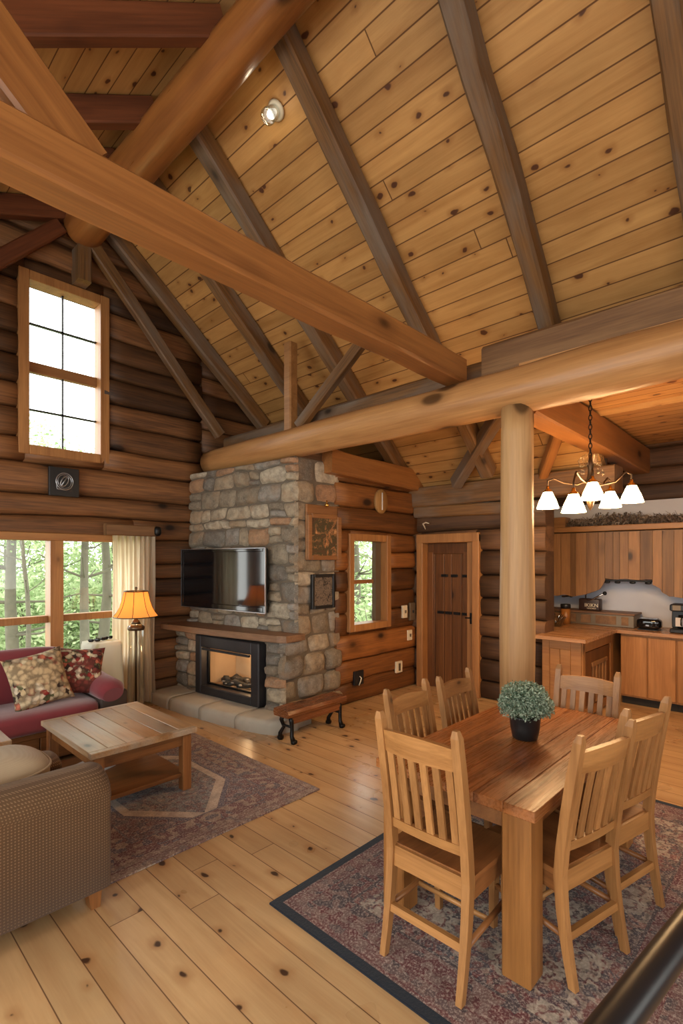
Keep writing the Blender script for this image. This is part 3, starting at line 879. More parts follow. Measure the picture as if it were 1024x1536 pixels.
# ------------------------------------------------------------------ stone fireplace
FX, FY, FR = 3.69, 4.2, R(186)
fp = empty('stone_fireplace', (FX, FY, 0), FR, 'fieldstone chimney with wooden mantel and black firebox', 'fireplace')
cs, sn = math.cos(FR), math.sin(FR)
def loc(wx, wy):
    dx, dy = wx - FX, wy - FY
    return (cs * dx + sn * dy, -sn * dx + cs * dy)
TOPZ = 2.87
m = MB()
full = [(0, -1.87), (0, 0), loc(4.36, 4.2), loc(4.36, 6.05), loc(3.55, 6.05)]
m.prism_z(full, .74, TOPZ); m.prism_z(full, 0, .2)
m.prism_z([(0, -1.87), (0, -1.335), (-.31, -1.335), (-.31, -1.84)], .2, .74)
m.prism_z([(0, -.345), (0, 0), loc(4.36, 4.2), (-.66, -.345)], .2, .74)
m.prism_z([(-.31, -1.84), (-.31, -.345), (-.66, -.345), loc(4.36, 6.05)], .2, .74)
lowp = .2
m.prism_z([(-.02, -1.86), (lowp, -1.86), (lowp, -1.40), (-.02, -1.40)], 0, .86)
m.prism_z([(-.02, -.26), (lowp, -.26), (lowp, 0.01), (-.02, .01)], 0, .86)
m.prism_z([(-.02, -1.40), (lowp, -1.40), (lowp, -.26), (-.02, -.26)], .82, .86)
m.build('chimney_core', W['mortar'], fp)

def stones(m, fn, u0, u1, z0, z1, seed, hmin=.1, hmax=.22, wmin=.13, wmax=.4, dmin=.03, dmax=.075, ends=(0., 0.)):
    """irregular rounded field stones; fn(u, w, z) -> local point (w outward)"""
    rnd = random.Random(seed)
    zs = [z0]
    while zs[-1] < z1 - hmin * .6: zs.append(min(z1, zs[-1] + rnd.uniform(hmin, hmax)))
    zs[-1] = z1
    def zb(i, u): return zs[i] + (.035 * nz(u * 2.7, i * 4.1, seed) if 0 < i < len(zs) - 1 else 0)
    for i in range(len(zs) - 1):
        us = [u0]
        while us[-1] < u1 - wmin * .6: us.append(min(u1, us[-1] + rnd.uniform(wmin, wmax)))
        us[-1] = u1
        tl = [rnd.uniform(-.035, .035) for _ in us]; tl[0] = tl[-1] = 0
        for j in range(len(us) - 1):
            a, b = us[j], us[j + 1]
            subs = [(0., 1.)]
            if b - a < .26 and zs[i + 1] - zs[i] > .15 and rnd.random() < .4:
                c = rnd.uniform(.4, .6); subs = [(0., c), (c, 1.)]
            for (s0, s1) in subs:
                D = rnd.uniform(dmin, dmax); tint = rnd.random(); tx = rnd.uniform(-.25, .25); tz = rnd.uniform(-.25, .25)
                K = 8; vs = []; fs = []; gap = .004; sd = rnd.random() * 99
                kk = rnd.uniform(.12, .4)
                for p in range(K + 1):
                    for q in range(K + 1):
                        s_ = -1 + 2 * p / K; t_ = -1 + 2 * q / K
                        S = s_ * math.sqrt(1 - t_ * t_ * kk * .5); T = t_ * math.sqrt(1 - s_ * s_ * kk * .5)
                        ff = (S + 1) / 2; gg = s0 + (s1 - s0) * (T + 1) / 2
                        ua = a + tl[j] * (2 * gg - 1) + gap; ub = b + tl[j + 1] * (2 * gg - 1) - gap
                        u = ua + (ub - ua) * ff
                        zl, zh = zb(i, u), zb(i + 1, u)
                        z = zl + gap + (zh - zl - 2 * gap) * gg
                        e = (1 - abs(s_) ** 5) * (1 - abs(t_) ** 5)
                        w = D * e ** .6 * (1 + tx * s_ + tz * t_) + .016 * nz(u * 9 + sd, z * 9, sd) * e - .004
                        u += .008 * nz(z * 11, u * 7, sd); z += .008 * nz(u * 11, z * 7, sd + 5)
                        vs.append(fn(u, w, z))
                for p in range(K):
                    for q in range(K):
                        fs.append((p * (K + 1) + q, (p + 1) * (K + 1) + q, (p + 1) * (K + 1) + q + 1, p * (K + 1) + q + 1))
                m.add(vs, fs, True, tint)
m = MB()
front = lambda u, w, z: (w, u, z)
frontl = lambda u, w, z: (lowp + w, u, z)
stones(m, front, -1.9, .035, .9, TOPZ, 5, .1, .23, .15, .44)
stones(m, frontl, -1.9, -1.40, .02, .86, 7, .12, .2, .18, .34)
stones(m, frontl, -.26, .04, .02, .86, 9, .12, .24, .16, .3, .04, .09)
# side face along world +X at y = 4.2
sx, sy = loc(FX + 1, FY)
side = lambda u, w, z: (sx * u + w * loc(FX, FY - 1)[0], sy * u + w * loc(FX, FY - 1)[1], z)
stones(m, side, -.03, .68, .9, TOPZ, 15, .12, .24, .2, .42, .015, .035)
stones(m, side, -.24, .68, .02, .9, 17, .13, .26, .22, .42, .04, .1)
stones(m, lambda u, w, z: (u, -1.87 - w, z), -.1, .2, .02, .86, 19, .12, .2, .15, .3)
m.build('stone_facing', W['stone'], fp)
# mantel shelf
m = MB()
m.prism_z([(0.0, -1.9), (.43, -1.9), (.4, -1.0), (.30, .0), (.26, .1), (0.0, .13)], .88, .945)
m.prism_z([(0.0, -1.87), (.36, -1.87), (.34, -1.0), (.25, .0), (.2, .06), (0., .08)], .86, .88)
m.build('mantel_shelf', W['mantel'], fp)
# hearth: rounded slab stones
hp = [(.60, -1.9), (.64, -1.55), (.655, -1.1), (.64, -.6), (.60, -.15), (.54, .16), (.46, .25), (.1, .26)]
m = MB(); rnd = random.Random(3)
# slab top in pieces
cuts = [-1.9, -1.42, -.86, -.3, .26]
def edge(y):
    for (a, b) in zip(hp, hp[1:]):
        if a[1] <= y <= b[1] and b[1] > a[1]: return a[0] + (b[0] - a[0]) * (y - a[1]) / (b[1] - a[1])
    return .5
for i in range(4):
    ya, yb = cuts[i] + .004, cuts[i + 1] - .004
    K = 8; vs = []; fs = []
    prof = [(0, .0), (.0, .09), (-.02, .125), (-.06, .137)]
    for k in range(K + 1):
        y = ya + (yb - ya) * k / K
        e = edge(y) + .02 * nz(y * 5, i, 3)
        for (dx, z) in prof: vs.append((e + dx + .012 * nz(y * 9, z * 20, i), y, z + (.008 * nz(y * 7, i * 3, 1) if z > .05 else 0)))
        for fx in (.5, 0.): vs.append((e * fx + .0, y, .137 + .008 * nz(y * 6, fx * 5, i)))
    c = len(prof) + 2
    for k in range(K):
        for j in range(c - 1): fs.append((k * c + j, (k + 1) * c + j, (k + 1) * c + j + 1, k * c + j + 1))
    m.add(vs, fs, True, rnd.random())
    b = len(m.v) - len(vs)
    m.f.append(tuple(b + j for j in range(c)) + ()); m.sm.append(False)
    m.f.append(tuple(b + K * c + j for j in reversed(range(c)))); m.sm.append(False)
m.prism_z([(0, -1.88), (.58, -1.88), (.62, -1.1), (.57, -.15), (.44, .22), (.0, .22)], 0, .12)
m.build('hearth', W['concrete'], fp)
# firebox insert
m = MB()
fx0, fx1, y0, y1, z0, z1 = .16, .30, -1.385, -.275, .14, .84
m.box((fx0, y0, z0), (fx1, y0 + .11, z1), .012); m.box((fx0, y1 - .13, z0), (fx1, y1, z1), .012)
m.box((fx0, y0 + .1, z1 - .14), (fx1, y1 - .12, z1), .012); m.box((fx0, y0 + .1, z0), (fx1, y1 - .12, z0 + .1), .012)
m.box((fx1 - .02, y0 + .14, z1 - .17), (fx1 + .012, y1 - .15, z1 - .145), .004)
fb = m.build('firebox', W['firebox'], fp)
m = MB()
a, b, c, d_ = y0 + .11, y1 - .13, z0 + .1, z1 - .14
m.box((-.30, a - .05, c - .04), (-.27, b + .05, d_ + .04)); m.box((-.30, a - .06, c - .04), (.16, a - .03, d_ + .04)); m.box((-.30, b + .03, c - .04), (.16, b + .06, d_ + .04))
m.box((-.30, a - .05, c - .05), (.16, b + .05, c - .02)); m.box((-.30, a - .05, d_ + .03), (.16, b + .05, d_ + .06))
m.build('firebrick_lining', W['fireback'], fb)
m = MB()
f_ = .17
for (p, q, r_, s_) in ((a, a + .02, c, d_), (b - .02, b, c, d_), (a, b, d_ - .02, d_), (a, b, c, c + .02)): m.box((f_, p, r_), (f_ + .03, q, s_), .003)
m.build('door_rim', W['iron'], fb)
m = MB(); m.box((f_ + .012, a + .02, c + .02), (f_ + .016, b - .02, d_ - .02)); m.build('firebox_glass', W['glass'], fb)
m = MB(); rnd = random.Random(8)
for i in range(16):
    y = a + .08 + (b - a - .16) * rnd.random(); x = rnd.uniform(-.15, .1); L = rnd.uniform(.05, .16); th = rnd.uniform(-.6, .6)
    zz = c + rnd.uniform(.0, .05)
    m.tube([(x - L * math.sin(th), y - L * math.cos(th), zz), (x, y, zz + rnd.uniform(0, .04)), (x + L * math.sin(th), y + L * math.cos(th), zz + .01)], [.028, .034, .022], 8, jit=.5, seed=i)
tag(m.build('charred_firewood', W['ash'], fb), kind='stuff')
m = MB()
for i in range(26):
    y = a + .15 + (b - a - .3) * rnd.random(); x = rnd.uniform(-.1, .13); r_ = rnd.uniform(.008, .018)
    m.sup((x, y, c + .02 + rnd.uniform(0, .05)), (r_ * 2.4, r_ * 2.6, r_ * 1.2), 2.2, 4)
tag(m.build('white_ash', W['whiteash'], fb), kind='stuff')

# television on the chimney
tv = empty('television', (FX, FY, 0), FR, 'black flat screen television hung on the stone chimney', 'television')
t0, t1, tz0, tz1 = -1.87, -.33, 1.15, 1.87
m = MB(); bw = .035
X0, X1 = .10, .15
m.box((X0, t0, tz0), (X1, t0 + bw, tz1), .006); m.box((X0, t1 - bw, tz0), (X1, t1, tz1), .006)
m.box((X0, t0 + bw, tz1 - bw), (X1, t1 - bw, tz1), .006); m.box((X0, t0 + bw, tz0), (X1, t1 - bw, tz0 + .06), .006)
m.box((X0, t0 + .02, tz0 + .02), (X0 + .025, t1 - .02, tz1 - .02))
m.build('bezel', W['blackgloss'], tv)
m = MB(); e = .008
m.box((X1 - .012, t0 - e, tz0 - e), (X1 + .004, t0, tz1 + e)); m.box((X1 - .012, t1, tz0 - e), (X1 + .004, t1 + e, tz1 + e))
m.box((X1 - .012, t0, tz1), (X1 + .004, t1, tz1 + e)); m.box((X1 - .012, t0, tz0 - e), (X1 + .004, t1, tz0))
m.build('silver_trim', W['silver'], tv)
MB().box((X0 + .03, t0 + bw, tz0 + .06), (X0 + .04, t1 - bw, tz1 - bw)).build('screen', W['blackgloss'], tv)
MB().box((.03, -1.4, 1.35), (.10, -.8, 1.7), .01).build('wall_bracket', W['black'], tv)

# pictures on the chimney side (plane y = 4.2)
pc = empty('picture', (4.06, FY - .05, 1.74), 0, 'landscape picture on a tall wooden board, upper one on the chimney side', 'picture')
m = MB(); m.box((-.26, -.0, 0), (.27, .03, .62), .005)
m.box((-.26, -.03, .0), (-.2, 0, .5), .006); m.box((.2, -.03, 0), (.27, 0, .5), .006); m.box((-.2, -.03, 0), (.2, 0, .05), .006); m.box((-.2, -.03, .47), (.2, 0, .52), .006)
m.build('wooden_mount', W['sash'], pc)
def mat_art(name, cols, seed, sc_):
    t = NT(name)
    p = t.vmath('ADD', t.objco(), (seed, seed, seed))
    n = t.noise(p, sc_, 6, .7, 1.)
    n2 = t.noise(p, sc_ * 5, 4, .7)
    c = t.ramp(t.math('ADD', t.math('MULTIPLY', n, .75), t.math('MULTIPLY', n2, .25)), [(.34 + .32 * i / (len(cols) - 1), q) for i, q in enumerate(cols)])
    t.bsdf(c, .4, 0, t.bump(n2, .5, .004))
    return t.m
W['art1'] = mat_art('landscape_painting', [sr(44, 36, 28), sr(96, 66, 44), sr(58, 62, 40), sr(170, 116, 76), sr(214, 168, 116)], 2.2, 7)
W['art2'] = mat_art('dark_relief', [sr(22, 18, 16), sr(48, 40, 36), sr(130, 114, 100), sr(50, 42, 38), sr(176, 160, 142)], 6.1, 14)
MB().box((-.2, -.012, .05), (.2, -.004, .47)).build('painting', W['art1'], pc)
m = MB(); m.sup((.03, -.02, .625), (.05, .05, .05), 2, 5); m.tube([(.03, -.02, .62), (.03, -.02, .68)], .008, 8); m.build('brass_knob', W['brass'], pc)
pc = empty('picture', (4.05, FY - .05, 1.19), 0, 'small dark square relief picture, lower one on the chimney side', 'picture')
m = MB(); m.box((-.18, -.02, 0), (-.145, .02, .39), .004); m.box((.145, -.02, 0), (.18, .02, .39), .004); m.box((-.145, -.02, 0), (.145, .02, .035), .004); m.box((-.145, -.02, .355), (.145, .02, .39), .004)
m.build('frame', W['black'], pc)
MB().box((-.145, -.005, .035), (.145, .01, .355)).build('relief_panel', W['art2'], pc)

# bench by the chimney
b_ = empty('bench', (3.5, 3.75, 0), 0, 'low dark wooden bench with black iron legs beside the chimney', 'bench')
m = MB(); K = 16
vs = []; fs = []
for k in range(K + 1):
    x = -.4 + .8 * k / K
    wv = .015 * nz(x * 5, 1, 1)
    for (yy, zz) in ((-.1, .255), (-.115, .29), (-.1, .32), (.1, .325), (.11, .29), (.1, .255)): vs.append((x, yy + wv, zz + .008 * nz(x * 6, yy * 9, 3)))
for k in range(K):
    for j in range(6): fs.append((k * 6 + j, (k + 1) * 6 + j, (k + 1) * 6 + (j + 1) % 6, k * 6 + (j + 1) % 6))
fs.append(tuple(range(6))); fs.append(tuple(K * 6 + j for j in reversed(range(6))))
m.add(vs, fs); m.build('seat_slab', W['bench'], b_)
MB().box((-.33, -.085, .18), (.33, -.06, .258), .006).build('apron', W['bench'], b_)
for x in (-.32, .34):
    for s_ in (-1, 1):
        m = MB()
        m.tube([(x, .05 * s_, .26), (x - .01, .075 * s_, .2), (x + .01, .06 * s_, .13), (x - .015, .085 * s_, .07), (x, .1 * s_, .0)], [.026, .022, .018, .02, .028], 8)
        m.sup((x, .1 * s_, .02), (.06, .055, .04), 3, 4)
        m.build('leg', W['iron'], b_)
    MB().tube([(x, -.07, .15), (x, .07, .15)], .012, 8).build('stretcher', W['iron'], b_)
# round wood slice and wall plates on the small-window wall
WS = YWW - .045
ws_ = empty('wood_slice', (5.08, WS, 2.49), 0, 'oval slice of wood hung above the narrow window', 'wall decoration')
m = MB(); m.lathe([(0, .03), (.118, .03), (.125, .02), (.125, -.0), (.118, -.01), (0, -.01)], 28, sx=1., sy=1.25)
m.v = [(x, -z, y) for (x, y, z) in m.v]; m.build('disc', W['slice'], ws_)
m = MB(); m.tube([(.02 * nz(k, 1) , -.034, -.11 + .022 * k) for k in range(11)], .008, 6); m.build('crack', W['plaster'], ws_)
def plate(name, x, z, w, h, label, cat, mat, mat2, kind):
    p = empty(name, (x, WS, z), 0, label, cat)
    MB().box((-w / 2, -.014, -h / 2), (w / 2, .02, h / 2), .004).build('cover_plate', mat, p)
    m = MB()
    if kind == 'switch': m.box((-.012, -.026, -.02), (.012, -.012, .02), .003)
    elif kind == 'outlet':
        m.box((-.022, -.018, -.05), (.022, -.012, .05), .004)
    elif kind == 'cord':
        m.tube([(0, -.02, .02), (.01, -.04, .0), (.0, -.035, -.04), (-.01, -.02, -.09)], .007, 6)
    m.build({'switch': 'toggle', 'outlet': 'socket', 'cord': 'cord'}[kind], mat2, p)
plate('light_switch', 5.60, 1.04, .1, .17, 'tall cream light switch plate, highest of the wall plates', 'switch', W['white'], W['greyplate'], 'switch')
plate('control_panel', 5.775, 1.03, .13, .24, 'dull grey metal panel next to the door casing', 'panel', W['greyplate'], W['black'], 'switch')
plate('wall_switch', 5.71, .71, .1, .14, 'cream switch plate below the grey metal panel', 'switch', W['white'], W['greyplate'], 'switch')
plate('wall_outlet', 5.47, .31, .13, .15, 'cream double outlet low on the log wall', 'outlet', W['white'], W['greyplate'], 'outlet')
plate('wall_outlet', 4.66, .3, .17, .17, 'black outlet with a pale cord near the bench', 'outlet', W['black'], W['white'], 'cord')
m = MB(); m.tube([(0, 0, -.04), (0, -.03, 0), (0.0, -.06, .03), (.06, -.08, .045), (.11, -.08, .03)], [.006, .008, .01, .009, .005], 8)
o = m.build('antler_hook', W['white'], None, (5.84, 3.98, 2.2), (0, 0, -PI / 2)); tag(o, 'small pale antler hook above the door casing', 'hook')
# plaque on the gable wall
pq = empty('plaque', (1.93, YW - .1, 2.43), 0, 'black square plaque with a silver ring emblem under the tall window', 'plaque')
MB().box((-.15, -.02, 0), (.15, .03, .31), .005).build('panel', W['black'], pq)
m = MB()
def ring(m, rx, rz_, r, cx=0, cz=.16, y=-.024, n=28, tilt=0):
    m.tube([(cx + rx * math.cos(2 * PI * k / n) * math.cos(tilt) - rz_ * math.sin(2 * PI * k / n) * math.sin(tilt), y, cz + rx * math.cos(2 * PI * k / n) * math.sin(tilt) + rz_ * math.sin(2 * PI * k / n) * math.cos(tilt)) for k in range(n + 1)], r, 6, cap=False)
ring(m, .085, .09, .006); ring(m, .068, .074, .004); ring(m, .032, .06, .006, tilt=-.5)
m.tube([(-.035, -.026, .105), (.03, -.026, .22)], .007, 6); m.tube([(-.05, -.026, .13), (.0, -.026, .225)], .004, 6)
m.tube([(-.085, -.024, .15), (-.075, -.024, .075), (.065, -.024, .06)], .005, 6)
m.build('emblem', W['silver'], pq)

# ------------------------------------------------------------------ curtain and lamp
def curtain(name, x0, x1, y, z0, z1, seed):
    m = MB(); nx_, nz_ = 90, 14; vs = []; fs = []
    for j in range(nz_ + 1):
        t = j / nz_
        for i in range(nx_ + 1):
            u = i / nx_
            pinch = 1 - .06 * math.sin(PI * t) 
            xx = x0 + (x1 - x0) * (.5 + (u - .5) * pinch)
            ff = .035 * math.sin(u * 42 + 1.2 * math.sin(t * 2 + u * 9)) + .015 * math.sin(u * 97 + seed + t)
            vs.append((xx + .006 * math.sin(t * 9 + u * 30), y + ff * (.5 + .5 * t), z1 + (z0 - z1) * t))
    for j in range(nz_):
        for i in range(nx_):
            a = j * (nx_ + 1) + i
            fs.append((a, a + 1, a + nx_ + 2, a + nx_ + 1))
    m.add(vs, fs, True)
    return m
o = curtain('c', 2.42, 2.93, YW - .17, .03, 2.05, 1).build('curtain', W['curtain'])
tag(o, 'cream curtain drawn to one side of the forest window', 'curtain')
cr = empty('curtain_rod', (2.66, YW - .16, 2.1), 0, 'weathered wooden curtain pole block with dark end above the curtain', 'curtain rod')
timber('pole', (2.34, YW - .16, 2.09), (2.92, YW - .16, 2.09), .1, .13, W['board'], 3)
bpy.data.objects['pole'].parent = cr; bpy.data.objects['pole'].matrix_parent_inverse = Matrix.Translation((-2.66, -(YW - .16), -2.1))
m = MB(); m.sup((.285, -.02, -.01), (.09, .13, .12), 3, 5); m.build('end_cap', W['iron'], cr)

LX, LY = 2.50, 5.5
lp = empty('floor_lamp', (LX, LY, 0.001), 0, 'tall lamp with amber bell shade and glass column beside the curtain', 'lamp')
MB().lathe([(0, 0), (.13, 0), (.135, .02), (.1, .035), (.03, .05), (.0, .05)], 28).build('base', W['bronze'], lp)
MB().lathe([(.05, .05), (.075, .12), (.085, .3), (.08, .55), (.075, .85), (.08, .98), (.085, 1.0), (.06, 1.03), (.03, 1.05), (.0, 1.05)], 24).build('glass_column', W['clear'], lp)
m = MB(); m.tube([(0, 0, .05), (0, 0, 1.2)], .012, 8); m.lathe([(.0, 1.04), (.05, 1.04), (.035, 1.07), (.018, 1.09), (.018, 1.15), (0, 1.15)], 16); m.lathe([(.082, .97), (.09, .985), (.09, 1.005), (.082, 1.015)], 24)
m.build('stem', W['bronze'], lp)
prof = [(.232, 1.12), (.2, 1.16), (.168, 1.22), (.145, 1.29), (.13, 1.36), (.122, 1.395)]
m = MB(); m.lathe(prof, 48); m.lathe([(r - .004, z) for r, z in prof][::-1], 48)
sh = m.build('lamp_shade', W['shade'], lp)
m = MB()
for k in range(8):
    th = 2 * PI * k / 8 + .2
    m.tube([((r + .002) * math.cos(th), (r + .002) * math.sin(th), z) for r, z in prof], .0035, 5)
for r, z in (prof[0], prof[-1]): m.tube([(r * math.cos(2 * PI * k / 40), r * math.sin(2 * PI * k / 40), z) for k in range(41)], .006, 5, cap=False)
m.build('shade_seam', W['bronze'], sh)
m = MB(); m.sup((0, 0, 1.24), (.06, .06, .09), 2, 6); m.build('bulb', W['bulb'], lp)
m = MB(); m.tube([(0, 0, 1.38), (0, 0, 1.43)], .008, 6); m.sup((0, 0, 1.43), (.03, .03, .03), 2, 4); m.tube([(-.12, 0, 1.39), (.12, 0, 1.39)], .003, 5); m.tube([(0, -.12, 1.39), (0, .12, 1.39)], .003, 5); m.build('finial', W['bronze'], lp)

# ------------------------------------------------------------------ sofa, cushions, side table
sf = empty('sofa', (.75, 5.2, 0), 0, 'burgundy upholstered sofa with wooden base under the forest window', 'sofa')
# local: x along, front at -y
m = MB(); rnd = random.Random(2)
m.box((-1.2, -.40, .04), (1.2, .42, .08))
for i in range(8): m.box((-1.2 + .3 * i + .003, -.43, .05), (-1.2 + .3 * (i + 1) - .003, -.40, .27), .004, rnd.uniform(-1, 1))
m.box((-1.2, -.44, .25), (1.2, -.40, .30), .006, .3); m.box((-1.2, -.40, .08), (1.2, .42, .28))
m.build('wooden_base', W['coffX'], sf)
for s_ in (1.23, -1.23): MB().box((s_ - .13, -.4, .06), (s_ + .13, .42, .52), .03, seg=2).build('arm_frame', W['burgd'], sf)
for i, x in enumerate((-.56, .56)):
    m = MB(); m.sup((x, -.08, .38), (1.12, .80, .2), 5, 12); m.build('seat_cushion', W['burg'], sf)
m = MB(); m.sup((0, .33, .56), (2.3, .28, .58), 6, 14); m.build('backrest', W['burg'], sf)
for i, x in enumerate((-.56, .50)):
    M3 = Matrix.Rotation(R(-14), 4, 'X')
    m = MB(); m.sup((x, .14, .68), (1.1, .24, .5), 3.2, 14, fn=lambda w: (w.x * (1 + .05 * abs(w.z)), w.y * (1 - .35 * abs(w.x) ** 3), w.z * (1 + .12 * abs(w.x) ** 4)), mat=M3); m.build('back_cushion', W['burg'], sf)
for s_ in (-1, 1):
    m = MB(); m.tube([(s_ * 1.2, -.44, .5), (s_ * 1.2, -.38, .53), (s_ * 1.2, -.1, .54), (s_ * 1.2, .2, .56), (s_ * 1.2, .42, .6)], [.09, .125, .13, .13, .12], 20, flat=.85); m.build('arm_pad', W['burg'], sf)

def pillow(name, c, size, th, rot, mat, label, group=None):
    def fn(w):
        q = max(abs(w.x), abs(w.z))
        k = (1 - abs(w.x) ** 2.6) * (1 - abs(w.z) ** 2.6)
        pin = 1 + .10 * (abs(w.x) * abs(w.z)) ** 2 - .05 * (1 - min(1, abs(w.x) * abs(w.z) * 2))
        return (w.x * pin, w.y * (.12 + .95 * max(k, 0) ** .55), w.z * pin)
    m = MB(); vs = []; fs = []; K = 22
    for sg in (-1, 1):
        b = len(vs)
        for i in range(K + 1):
            for j in range(K + 1):
                x = -1 + 2 * i / K; z = -1 + 2 * j / K
                k = max(0, (1 - abs(x) ** 2.4) * (1 - abs(z) ** 2.4)) ** .5
                px = x * (1 - .09 * (1 - z * z)) ; pz = z * (1 - .09 * (1 - x * x))
                wr = .05 * nz(x * 3, z * 3, sg + size) * k
                vs.append((px * size / 2, sg * (th / 2 * (k + wr) + .004), pz * size / 2))
        for i in range(K):
            for j in range(K):
                a = b + i * (K + 1) + j
                q = (a, a + K + 1, a + K + 2, a + 1)
                fs.append(q if sg < 0 else q[::-1])
    n = K + 1
    ring_ = [i * n for i in range(n)] + [K * n + j for j in range(1, n)] + [i * n + K for i in range(K - 1, -1, -1)] + [j for j in range(K - 1, 0, -1)]
    off = n * n
    for i in range(len(ring_)):
        p, q = ring_[i], ring_[(i + 1) % len(ring_)]
        fs.append((p, p + off, q + off, q))
    m.add(vs, fs, True)
    o = m.build(name, mat, None, c, rot)
    return tag(o, label, 'pillow', group)
pillow('throw_pillow', (1.40, 4.98, .70), .48, .17, (R(-20), R(-8), R(4)), W['floral'], 'beige floral throw pillow leaning on the burgundy sofa', 'throw pillows on the burgundy sofa')
pillow('throw_pillow', (1.76, 5.09, .70), .44, .16, (R(-16), R(6), R(-14)), W['floral_red'], 'reddish floral throw pillow in the sofa corner, behind the beige one', 'throw pillows on the burgundy sofa')
pillow('throw_pillow', (.72, 5.04, .66), .42, .16, (R(-22), R(0), R(6)), W['black'], 'black throw pillow mostly out of view on the burgundy sofa', 'throw pillows on the burgundy sofa')

st = empty('side_table', (2.22, 5.72, 0), 0, 'small table draped with pale floral cloth between sofa and curtain', 'side table')
m = MB(); vs = []; fs = []; K = 48
prof = [(0, .86), (.15, .86), (.17, .855), (.18, .82), (.185, .6), (.2, .35), (.215, .03)]
for i, (r, z) in enumerate(prof):
    for k in range(K):
        th = 2 * PI * k / K
        sq = 1 / max(abs(math.cos(th)), abs(math.sin(th))) ** .6
        rr = r * sq * (1 + (.05 * math.sin(th * 9) * max(0, (i - 3)) / 3))
        vs.append((rr * math.cos(th), rr * math.sin(th), z))
for i in range(len(prof) - 1):
    for k in range(K): fs.append((i * K + k, (i + 1) * K + k, (i + 1) * K + (k + 1) % K, i * K + (k + 1) % K))
m.add(vs, fs, True); m.build('table_cloth', W['floral_pale'], st)
MB().lathe([(0, .0), (.1, 0), (.1, .02), (.03, .03), (.03, .84), (.15, .845), (.15, .852), (0, .852)], 20).build('pedestal', W['coffleg'], st)
for i, (x, y, l_) in enumerate(((2.12, 5.66, 'dark folded eyeglasses on the draped side table, nearest the sofa'), (2.2, 5.7, 'dark folded eyeglasses in the middle of the draped side table'), (2.3, 5.74, 'dark folded eyeglasses on the draped side table, nearest the curtain'))):
    g = empty('eyeglasses', (x, y, .863), R(20 * i - 15), l_, 'eyeglasses', 'dark eyeglasses on the side table')
    m = MB()
    for s_ in (-1, 1): m.sup((s_ * .032, 0, .02), (.055, .012, .036), 2.6, 6)
    m.build('lens', W['blackgloss'], g)
    m = MB(); m.tube([(-.012, 0, .026), (.012, 0, .026)], .004, 6)
    for s_ in (-1, 1): m.tube([(s_ * .06, 0, .03), (s_ * .06, .03, .02), (s_ * -.03, .045, .006)], .0035, 6)
    m.build('temple_arm', W['black'], g)

# ------------------------------------------------------------------ coffee table, rug, armchair, end table
W['rugA'] = mat_rug('burgundy_grey_rug', .80, 1.0, [sr(112, 70, 74), sr(84, 74, 92), sr(164, 138, 128), sr(104, 50, 54), sr(128, 116, 120), sr(66, 54, 68)], [sr(156, 130, 112), sr(112, 62, 58), sr(88, 76, 88)], None, True, 2.)
o = MB().box((-.80, -1.0, 0), (.80, 1.0, .012), .003).build('area_rug', W['rugA'], None, (1.88, 3.78, .0005)); tag(o, 'worn burgundy and grey patterned rug under the coffee table', 'rug')
ct = empty('coffee_table', (1.655, 3.96, .0135), 0, 'square plank-topped coffee table with lower shelf on the patterned rug', 'coffee table')
hx, hy = .385, .51
m = MB(); rnd = random.Random(12); nb = 6
for i in range(nb):
    x0 = -hx + 2 * hx * i / nb; m.box((x0 + .0015, -hy + .05, .425), (x0 + 2 * hx / nb - .0015, hy - .05, .465), .003, rnd.uniform(-1, 1))
m.box((-hx, -hy, .425), (hx, -hy + .05, .465), .004, -.3); m.box((-hx, hy - .05, .425), (hx, hy, .465), .004, .2)
m.build('table_top', W['coffee'], ct)
for s_ in (-1, 1):
    MB().cbox((0, s_ * (hy - .0625), .38), (2 * hx - .12, .025, .09)).build('rail', W['coffX'], ct)
    MB().cbox((s_ * (hx - .0625), 0, .38), (.025, 2 * hy - .12, .09)).build('end_rail', W['coffX'], ct)
for a in (-1, 1):
    for b in (-1, 1): MB().cbox((a * (hx - .065), b * (hy - .065), .2125), (.07, .07, .425), .005).build('leg', W['coffleg'], ct)
MB().box((-hx + .05, -hy + .05, .10), (hx - .05, hy - .05, .13), .004).build('lower_shelf', W['coffX'], ct)
bk = empty('paper_stack', (1.5, 4.1, .1445), .4, 'white papers lying on the coffee table lower shelf', 'papers')
m = MB()
for i in range(3): m.box((-.11 + .006 * i, -.15, .004 * i), (.11 + .004 * i, .15 - .01 * i, .004 * i + .0035))
m.build('sheet', W['plaster'], bk)

ac = empty('armchair', (.52, 3.1, 0), 0, 'brown dotted-weave armchair with beige cushion, its side to the viewer', 'armchair')
